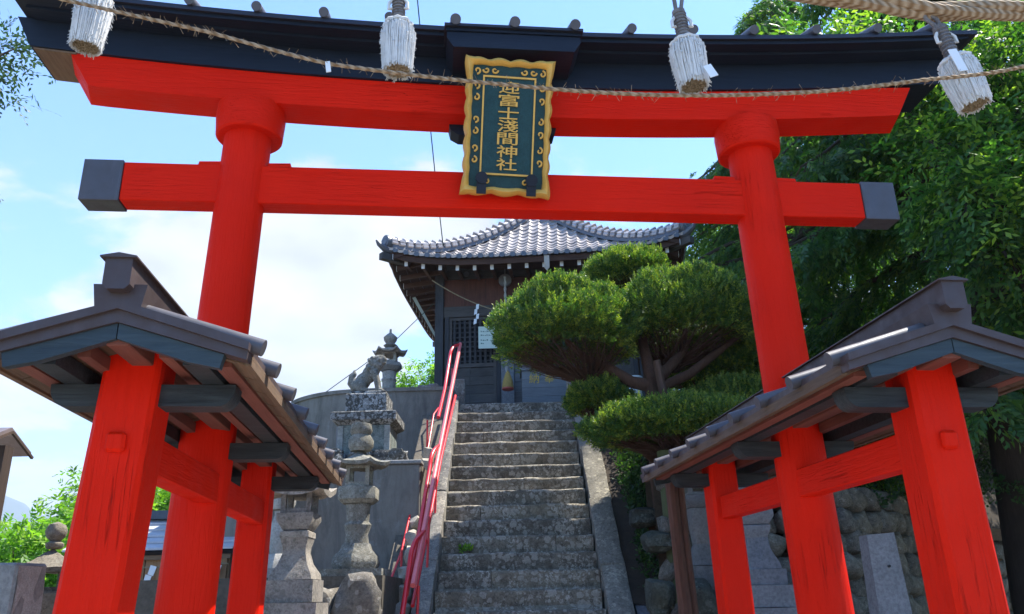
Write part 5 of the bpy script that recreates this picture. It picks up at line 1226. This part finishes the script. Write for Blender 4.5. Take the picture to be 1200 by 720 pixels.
# ================================================================== VEGETATION
def unit(a): return a/np.maximum(1e-9, np.linalg.norm(a, axis=-1, keepdims=True))
def sprays(C, D, nleaf, length, ll, lw, ang=50, jitter=.25, plane_up=.7, droop=0.0, tipleaf=True):
    """C,D (N,3): twig bases and directions. Alternating leaflets along each twig. -> verts, quads, tint"""
    N = len(C); D = unit(D)
    up = np.tile(np.array([0, 0, 1.0]), (N, 1)); rnd = RNG.normal(size=(N, 3)); n = unit(up*plane_up+rnd*(1-plane_up)); n = unit(n-D*np.sum(n*D, 1, keepdims=True)); S = np.cross(D, n)
    L = length*RNG.uniform(.6, 1.25, (N, 1)); Vs = []; tw = RNG.uniform(0, 1, N); T = []
    for j in range(nleaf):
        f = (j+.6)/nleaf; s = 1 if j % 2 else -1; p = C+D*L*f+np.array([0, 0, -1])*droop*L*f*f
        a = radians(ang)*(1-.45*f)
        d = unit(D*cos(a)+S*s*sin(a)+RNG.normal(size=(N, 3))*jitter+np.array([0, 0, -1])*droop*.5)
        l = ll*RNG.uniform(.65, 1.2, (N, 1))*(1-.35*f); nn = unit(n+RNG.normal(size=(N, 3))*jitter); sd_ = unit(np.cross(d, nn)); w = lw*RNG.uniform(.8, 1.2, (N, 1))
        Vs.append(np.stack([p, p+d*l*.45+sd_*w*.5, p+d*l-nn*l*.08, p+d*l*.45-sd_*w*.5], 1)); T.append(np.clip(tw+RNG.normal(size=N)*.12, 0, 1))
    V = np.concatenate(Vs).reshape(-1, 3); Q = np.arange(len(V)).reshape(-1, 4); return V, Q, np.concatenate(T)
def sphere_dirs(n): return unit(RNG.normal(size=(n, 3)))
def add_leaves(name, T, parts_, m, sub=None):
    V = []; Q = []; t = []; o = 0
    for v, q, tt in parts_: V.append(v); Q.append(q+o); t.append(tt); o += len(v)
    V = np.concatenate(V); loc = WORLD[T.name].translation; V = V-np.array(loc)
    me = quadmesh(name, V, np.concatenate(Q), m, np.concatenate(t)); ob = bpy.data.objects.new(name, me); COL.objects.link(ob); ob.parent = sub or T; ob['kind'] = 'stuff'; return ob
BARK = m_wood('tree_bark', (0.030, 0.022, 0.016), (0.085, 0.062, 0.045), 'z', .95, 1.0)
RBARK = m_wood('red_bark', (0.055, 0.028, 0.018), (0.13, 0.07, 0.045), 'z', .95, 1.0)

def topiary():
    T = thing('clipped_pine_tree', 'large clipped cloud pruned evergreen with four flat green pads right of the stairs', 'tree', (1.75, 9.1, -.2))
    m = leaf_mat('yew_leaves', (0.030, 0.080, 0.020), (0.085, 0.160, 0.026), (0.30, 0.34, 0.045), .30)
    # pads: centre, radii
    pads = [((.62, 9.4, 2.98), (.85, .85, .55)), ((2.14, 9.7, 3.22), (.86, .85, .57)), ((2.75, 10.4, 2.75), (.75, .6, .40)), ((1.62, 10.6, 4.16), (.58, .6, .32)), ((1.78, 8.75, 1.66), (1.00, .66, .24)), ((1.02, 9.6, 2.17), (.36, .4, .20)), ((2.75, 9.9, 2.1), (.7, .7, .3))]
    twm = RBARK
    pieces = []; tw = G(); bare = G()
    for (c, r), dens in zip(pads, (1, 1, .5, .6, .9, .3, .5)):
        c = np.array(c); r = np.array(r)
        n = int(9500*dens); d = sphere_dirs(n); d[:, 2] = np.where(d[:, 2] < -.62, -d[:, 2], d[:, 2])      # dome, open below
        lump = np.array([noise.noise(Vector(x)*2.2+Vector(tuple(c)))*.20+noise.noise(Vector(x)*5.0+Vector(tuple(c)))*.13+noise.noise(Vector(x)*11+Vector(tuple(c)))*.06 for x in d])
        rad = (1+lump)*(1-RNG.exponential(.055, n)); P = c+d*r*rad[:, None]
        P[:, 2] = np.maximum(P[:, 2], c[2]-r[2]*(.64-.40*np.hypot((P[:, 0]-c[0])/r[0], (P[:, 1]-c[1])/r[1])**2)+.09*RNG.random(n))
        dirs = unit(d*np.array([1, 1, 1.0])/r*.5+np.array([0, 0, .95])+RNG.normal(size=(n, 3))*.28)
        pieces.append(sprays(P, dirs, 8, .085, .046, .014, 50, .35, 0.3)); k_ = RNG.permutation(n)[:n//5]; k_ = k_[d[k_, 2] > .15]; pieces.append(sprays(P[k_]+dirs[k_]*.03, dirs[k_]*.4+np.array([0, 0, 1.0]), 10, .11, .040, .013, 40, .3, .3)); pieces[-1] = (pieces[-1][0], pieces[-1][1], np.clip(pieces[-1][2]*.5+.5, 0, 1))
        # fill under the skin
        n2 = int(4800*dens); d = sphere_dirs(n2); d[:, 2] = np.abs(d[:, 2])*1.25-.62; P = c+d*r*RNG.uniform(.40, .92, (n2, 1)); P[:, 2] = np.maximum(P[:, 2], c[2]-r[2]*.60); pieces.append(sprays(P, unit(d+np.array([0, 0, .6])), 7, .10, .055, .018, 48, .4, .3))
        # bare twigs radiating under the pad
        base = c+np.array([.30 if c[0] < 1 else (-.22 if c[0] > 1.9 else 0), .1, -r[2]*1.12])
        for k in range(int(170*dens)):
            a = random.uniform(0, 2*pi); rr = random.uniform(.25, .97)
            e = Vector((c[0]+r[0]*rr*cos(a), c[1]+r[1]*rr*sin(a), c[2]-r[2]*(.68-.34*rr*rr)+random.uniform(-.03, .10))); b = Vector(tuple(base))+Vector((random.uniform(-.1, .1), random.uniform(-.1, .1), random.uniform(0, .12)))
            mid = b.lerp(e, .5)+Vector((random.uniform(-.06, .06), random.uniform(-.06, .06), -.04)); bare.tube([b, mid, e], [.010, .006, .003], 4, False)
            for _ in range(3):
                f = b.lerp(e, random.uniform(.45, .95)); h = f+Vector((random.uniform(-.14, .14), random.uniform(-.14, .14), random.uniform(-.02, .10))); bare.tube([f, h], [.004, .0015], 3, False)
    add_leaves('crown', T, pieces, m)
    part('bare_twigs', bare, twm, T, 'world', kind='stuff', smooth=0)
    def br(pts, r, name='limb'): g = G(); g.tube(pts, r, 12, jit=.10); part(name, g, RBARK, T, 'world', smooth=45)
    br([(1.70, 9.2, -.6), (1.66, 9.25, .5), (1.62, 9.3, 1.3), (1.66, 9.3, 1.95), (1.62, 9.35, 2.38)], [.15, .13, .12, .11, .10], 'trunk')
    br([(1.62, 9.33, 2.30), (1.38, 9.35, 2.36), (1.12, 9.38, 2.55), (.85, 9.4, 2.68), (.6, 9.4, 2.95)], [.085, .075, .06, .05, .03])
    br([(1.62, 9.33, 2.30), (1.85, 9.45, 2.55), (2.05, 9.55, 2.75), (2.15, 9.7, 3.1)], [.08, .07, .055, .03])
    br([(1.64, 9.33, 2.25), (2.1, 9.5, 2.48), (2.5, 9.6, 2.78), (2.8, 9.7, 3.0)], [.07, .055, .045, .02])
    br([(1.62, 9.35, 2.35), (1.60, 9.6, 2.9), (1.64, 10.1, 3.5), (1.62, 10.5, 4.0)], [.08, .06, .05, .03])
    br([(1.64, 9.25, 1.35), (1.4, 9.0, 1.5), (1.1, 8.85, 1.62)], [.05, .04, .02]); br([(1.64, 9.25, 1.4), (2.0, 9.0, 1.55), (2.4, 8.85, 1.7)], [.05, .04, .02])
    br([(1.62, 9.3, 1.9), (1.3, 9.45, 2.0), (1.05, 9.6, 2.1)], [.04, .03, .015]); br([(1.66, 9.3, 1.8), (2.2, 9.7, 1.9), (2.7, 9.9, 2.05)], [.05, .04, .02])
    # propping posts
    g = G(); g.tube([(1.60, 8.55, -1.5), (1.585, 8.6, .5), (1.575, 8.62, 1.42)], [.10, .095, .09], 10, jit=.06); solo('prop_post', g, m_wood('mossy_post', (.045, .065, .02), (.12, .13, .06), 'z', .9, .9), 'mossy green log post standing under the clipped tree', 'post')
    g = G(); g.tube([(1.80, 9.1, 1.4), (1.72, 9.12, 2.0), (1.66, 9.14, 2.55)], [.05, .048, .045], 9, jit=.05); solo('prop_post', g, m_wood('prop_wood', (.06, .035, .025), (.14, .085, .06), 'z', .9, .9), 'short brown prop stake against the trunk fork of the clipped tree', 'post')
topiary()

def conifer(label, base, zc, ztop, R, nbr, mat_, seed, trunk_r=.3, dens=1.0, up=0.0, name='cedar_tree', rmin=.0, leafs=1.0):
    rs = np.random.RandomState(seed); T = thing(name, label, 'tree', (base[0], base[1], base[2]), 0, 'tall trees right of the hall')
    g = G(); k = 9; g.tube([(base[0]+.06*sin(i*1.3+seed), base[1]+.06*cos(i), base[2]+(ztop-base[2])*i/k) for i in range(k+1)], [trunk_r*(1-.88*i/k) for i in range(k+1)], 12, jit=.08); part('trunk', g, BARK, T, 'world', smooth=45)
    limbs = G(); C = []; D = []
    for b in range(nbr):
        f = (b+rs.rand())/nbr; z = zc+(ztop-zc)*f; a = rs.rand()*2*pi; L_ = R*(1-f)**.75*(.7+.45*rs.rand())+.25; rise = .25-.1*f
        pts = []
        for i in range(7):
            t = i/6; pts.append(np.array([base[0]+cos(a)*L_*t, base[1]+sin(a)*L_*t, z+L_*(rise*t-.55*t*t)+.05*rs.randn()*t]))
        limbs.tube([tuple(p) for p in pts], [.05*L_/2.5*(1-.85*i/6)+.006 for i in range(7)], 5, False)
        ns = int(46*dens*L_)
        for s in range(ns):
            t = .18+.82*rs.rand()**.75; i = min(5, int(t*6)); p = pts[i]*(1-(t*6-i))+pts[i+1]*(t*6-i); d0 = pts[i+1]-pts[i]; d0 = d0/np.linalg.norm(d0); sd_ = np.array([-sin(a), cos(a), 0])*(1 if s % 2 else -1)
            off = sd_*rs.rand()*.42*L_*(1-t*.55)*.55; q = p+off+np.array([0, 0, -abs(rs.randn())*.10-.3*np.linalg.norm(off)])
            C.append(q); D.append(d0*.5+sd_*.6+np.array([0, 0, -.55+up])+rs.randn(3)*.25)
            if s % 4 == 0: limbs.tube([tuple(p), tuple(q)], [.008, .003], 3, False)
    C = np.array(C); D = np.array(D)
    pc = [sprays(C, D, 12, .34*leafs, .13*leafs, .036*leafs, 42, .16, .55, .18)]
    j = RNG.permutation(len(C))[:int(len(C)*.7)]; pc.append(sprays(C[j]+RNG.normal(size=(len(j), 3))*.07, D[j]+RNG.normal(size=(len(j), 3))*.5, 10, .26*leafs, .11*leafs, .032*leafs, 42, .2, .4, .2))
    part('limbs', limbs, BARK, T, 'world', kind='stuff', smooth=0); add_leaves('crown', T, pc, mat_); return T

def broadleaf(label, base, clumps, mat_, nclump, per, leaf, seed, trunk=None, name='broadleaf_tree', group=None, droop=.25, spread=.30, trunk_r=.12, twig=.30, bright=None, z0=None):
    """clumps: ellipsoids (centre, radii); twig clusters spread through them, leaves in pinnate twigs"""
    rs = np.random.RandomState(seed); T = thing(name, label, 'tree' if trunk_r > .03 else 'bush', (base[0], base[1], base[2]), 0, group)
    pc = []; limbs = G(); vol = [r[0]*r[1]*r[2] for c, r in clumps]; tot = sum(v**.67 for v in vol)
    cs = []
    for (c, r), v in zip(clumps, vol):
        for k in range(max(3, int(nclump*v**.67/tot))):
            d = rs.randn(3); d /= np.linalg.norm(d); cs.append((np.array(c)+d*np.array(r)*(rs.rand()**.4), d, c))
    for (p, d, c) in cs:
        s = spread*(.6+.7*rs.rand()); n = per
        P = p+rs.randn(n, 3)*s*np.array([.6, .6, .33]); Dd = d*.7+rs.randn(n, 3)*.65+np.array([0, 0, -droop]); pc.append(sprays(P, Dd, 7, twig, leaf*RNG.uniform(.8, 1.15), leaf*.30, 52, .2, .62, droop))
        b = Vector(tuple(np.array(c)-np.array([0, 0, .2]))); limbs.tube([tuple(b), tuple((b+Vector(tuple(p)))/2+Vector((0, 0, .06))), tuple(p)], [.022, .014, .004], 4, False)
    add_leaves('crown', T, pc, mat_)
    top = max(c[2] for c, r in clumps); cx = sum(c[0] for c, r in clumps)/len(clumps); cy = sum(c[1] for c, r in clumps)/len(clumps)
    g = G(); g.tube([base, (base[0]*.7+cx*.3, base[1]*.7+cy*.3, base[2]*.6+top*.4), (cx*.8+base[0]*.2, cy*.8+base[1]*.2, top)], [trunk_r, trunk_r*.7, trunk_r*.25], 10, jit=.08); part('trunk', g, BARK, T, 'world', smooth=45)
    for c, r in clumps: limbs.tube([(base[0]*.6+cx*.4, base[1]*.6+cy*.4, base[2]*.4+c[2]*.6-.1), tuple(np.array(c)-np.array([0, 0, .2]))], [trunk_r*.4, .02], 6, False)
    part('limbs', limbs, BARK, T, 'world', kind='stuff', smooth=0); return T
CON = leaf_mat('cedar_leaves', (0.026, 0.075, 0.022), (0.055, 0.13, 0.028), (0.13, 0.21, 0.035), .42)
CON2 = leaf_mat('cypress_leaves', (0.030, 0.085, 0.024), (0.06, 0.145, 0.028), (0.15, 0.23, 0.035), .45)
BRT = leaf_mat('bright_leaves', (0.05, 0.12, 0.02), (0.11, 0.21, 0.025), (0.24, 0.33, 0.04), .45)
MID = leaf_mat('mid_leaves', (0.030, 0.095, 0.022), (0.07, 0.17, 0.026), (0.26, 0.37, 0.045), .45)
BLU = leaf_mat('dark_needles', (0.02, 0.05, 0.025), (0.04, 0.085, 0.04), (0.07, 0.12, 0.06), .2)
def trees():
    conifer('tall dark cedar with thick trunk at the right edge behind the cobble wall', (5.78, 9.5, -1.5), 2.3, 10.8, 3.1, 105, CON, 3, .34, 1.0)
    conifer('dark cypress with drooping sprays rising behind the right pillar of the torii', (5.6, 14.2, 2.6), 3.1, 12.3, 3.3, 100, CON2, 5, .28, .9)
    conifer('second tall cypress standing behind and right of the first, dark green', (9.5, 17.5, 2.6), 3.6, 13, 3.2, 50, CON, 8, .34, .5, leafs=1.25)
    conifer('unseen cedar added beyond the right edge to shade the right small roof', (7.2, 5.2, -1.5), 2.4, 9.2, 2.9, 100, CON, 11, .32, .7)  # tree out of view, added for the shade it casts
    broadleaf('bright green leafy tree behind the right corner of the hall roof', (5.2, 21, 2.8), [((5.6, 21, 6.2), (2.0, 1.8, 1.6)), ((4.6, 21, 7.3), (.9, .9, .8)), ((6.6, 20.5, 8.2), (1.6, 1.5, 1.5)), ((7.8, 21, 9.6), (1.8, 1.5, 1.6)), ((6.2, 21, 4.5), (2.0, 1.5, 1.3))], BRT, 190, 60, .16, 21, group='leafy trees right of the hall', trunk_r=.22, spread=.5, twig=.45)
    broadleaf('leafy tree with long pinnate leaves at the top right corner before the cedars', (5.6, 7.4, -1.5), [((4.75, 7.3, 4.15), (.75, .7, .65)), ((5.1, 7.4, 5.2), (1.1, .8, .6)), ((4.0, 7.8, 5.85), (1.0, .6, .25)), ((4.55, 7.0, 3.40), (.45, .4, .3)), ((5.0, 7.2, 2.9), (.5, .5, .6))], MID, 92, 30, .125, 31, group='leafy trees right of the hall', trunk_r=.16, spread=.34, twig=.40)
    broadleaf('low sunlit leafy tree beyond the cobble wall at the right edge', (8.2, 13.6, .2), [((7.9, 14.0, 1.6), (.9, .9, .9)), ((8.5, 14.5, 2.4), (.9, .9, .8)), ((7.6, 14.2, .9), (.8, .7, .5))], BRT, 60, 45, .12, 41, group='leafy trees right of the hall', trunk_r=.10, spread=.35)
    broadleaf('bright leafy bush crowding the bottom left corner behind the low lantern', (-6.6, 11.5, -1.5), [((-7.6, 12, .35), (1.4, 1.1, .7)), ((-5.9, 11.6, .45), (1.1, 1.0, .75)), ((-5.95, 12.4, 1.2), (.40, .6, .75)), ((-5.4, 13.4, 1.2), (.8, .8, .6)), ((-6.2, 10.8, -.1), (1.6, 1.0, .9))], leaf_mat('bamboo_green', (0.07, 0.17, 0.02), (0.14, 0.28, 0.03), (0.26, 0.40, 0.05), .45), 300, 46, .12, 51, group='leafy trees on the left', trunk_r=.10, spread=.34, droop=.45)
    broadleaf('green leafy tree standing behind the terrace left of the hall', (-2.6, 23, 2.8), [((-2.3, 23, 5.4), (1.3, 1.2, 1.1)), ((-1.5, 23, 6.4), (.8, .8, .6)), ((-3.0, 23, 4.4), (1.0, 1, .6))], leaf_mat('bamboo_green', (0.07, 0.17, 0.02), (0.14, 0.28, 0.03), (0.26, 0.40, 0.05), .45), 80, 50, .15, 61, group='leafy trees on the left', trunk_r=.14, spread=.42)
    broadleaf('dark leafy branch tips entering at the upper left edge of the picture', (-7.2, 6.6, -1.5), [((-4.95, 6.4, 4.85), (.50, .4, .42)), ((-5.9, 6.4, 4.2), (.75, .5, .55)), ((-4.98, 6.4, 3.55), (.12, .2, .10)), ((-5.8, 6.6, 3.2), (.6, .5, .6))], BLU, 60, 30, .085, 71, group='leafy trees on the left', trunk_r=.16, spread=.24, droop=.1, twig=.24)
    # shrubs on the bank
    broadleaf('dark low shrub on the bank above the cobble wall behind the right post', (3.8, 9.9, .9), [((3.6, 9.6, 1.35), (.9, .5, .35)), ((4.6, 10.6, 1.35), (.8, .6, .4)), ((2.7, 9.4, 1.6), (.6, .4, .35))], MID, 60, 36, .07, 81, name='shrub', group='shrubs on the shaded bank', trunk_r=.02, spread=.2, twig=.2)
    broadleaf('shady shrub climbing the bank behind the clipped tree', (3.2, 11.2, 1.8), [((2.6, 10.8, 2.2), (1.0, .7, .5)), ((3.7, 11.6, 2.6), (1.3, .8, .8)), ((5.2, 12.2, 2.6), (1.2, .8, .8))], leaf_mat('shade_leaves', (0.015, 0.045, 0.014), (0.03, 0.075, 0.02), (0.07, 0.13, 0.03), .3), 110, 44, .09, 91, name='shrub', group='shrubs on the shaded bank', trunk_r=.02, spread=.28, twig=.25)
trees()
def weeds():
    for (x, z, lb) in ((-.62, .68, 'tiny green weed growing on the left part of a step halfway up'), (-.545, .68, 'tiny yellowish weed beside the green weed on the same step')):
        T = thing('weed', lb, 'weed', (x, nose_y(z)-.01, z-.17)); C = np.tile([x, nose_y(z)-.012, z-.17], (9, 1)); D = RNG.normal(size=(9, 3))*.5+np.array([0, -.4, 1])
        g = G(); g.tube([(x, nose_y(z)-.005, z-.19), (x, nose_y(z)-.02, z-.10)], .003, 5); part('stem', g, BARK, T, 'world'); add_leaves('foliage', T, [sprays(C, D, 5, .09, .05, .022, 50, .3, .5)], leaf_mat('bamboo_green', (0.07, 0.17, 0.02), (0.14, 0.28, 0.03), (0.26, 0.40, 0.05), .45))
weeds()
def litter():
    # fallen leaves and ground cover on the bank
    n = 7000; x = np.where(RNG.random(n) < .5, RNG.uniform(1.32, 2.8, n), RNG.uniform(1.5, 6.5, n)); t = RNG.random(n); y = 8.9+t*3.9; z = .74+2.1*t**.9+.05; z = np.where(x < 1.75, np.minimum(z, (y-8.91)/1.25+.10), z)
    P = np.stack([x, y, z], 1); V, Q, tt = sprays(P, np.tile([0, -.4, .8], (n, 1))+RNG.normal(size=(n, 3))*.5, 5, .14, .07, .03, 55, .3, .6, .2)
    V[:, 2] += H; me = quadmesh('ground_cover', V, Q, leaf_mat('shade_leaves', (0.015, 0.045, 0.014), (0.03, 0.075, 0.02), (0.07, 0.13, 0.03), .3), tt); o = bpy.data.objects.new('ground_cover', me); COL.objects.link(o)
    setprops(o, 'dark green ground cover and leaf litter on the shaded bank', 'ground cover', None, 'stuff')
litter()
def build_haze():
    g = G(); g.box(-3900, 3900, -300, 3600, -2.6, 560); g.v = [(a, b, c+H) for a, b, c in g.v]
    m = bpy.data.materials.new('thin_air'); m.use_nodes = True; N = m.node_tree.nodes; N.clear(); out = N.new('ShaderNodeOutputMaterial'); v = N.new('ShaderNodeVolumePrincipled')
    v.inputs['Color'].default_value = (.72, .84, 1, 1); v.inputs['Density'].default_value = .00035; m.node_tree.links.new(v.outputs[0], out.inputs['Volume'])
    o = bpy.data.objects.new('haze', me_from('haze', g, m, 0)); COL.objects.link(o); o['kind'] = 'stuff'
build_haze()
#END
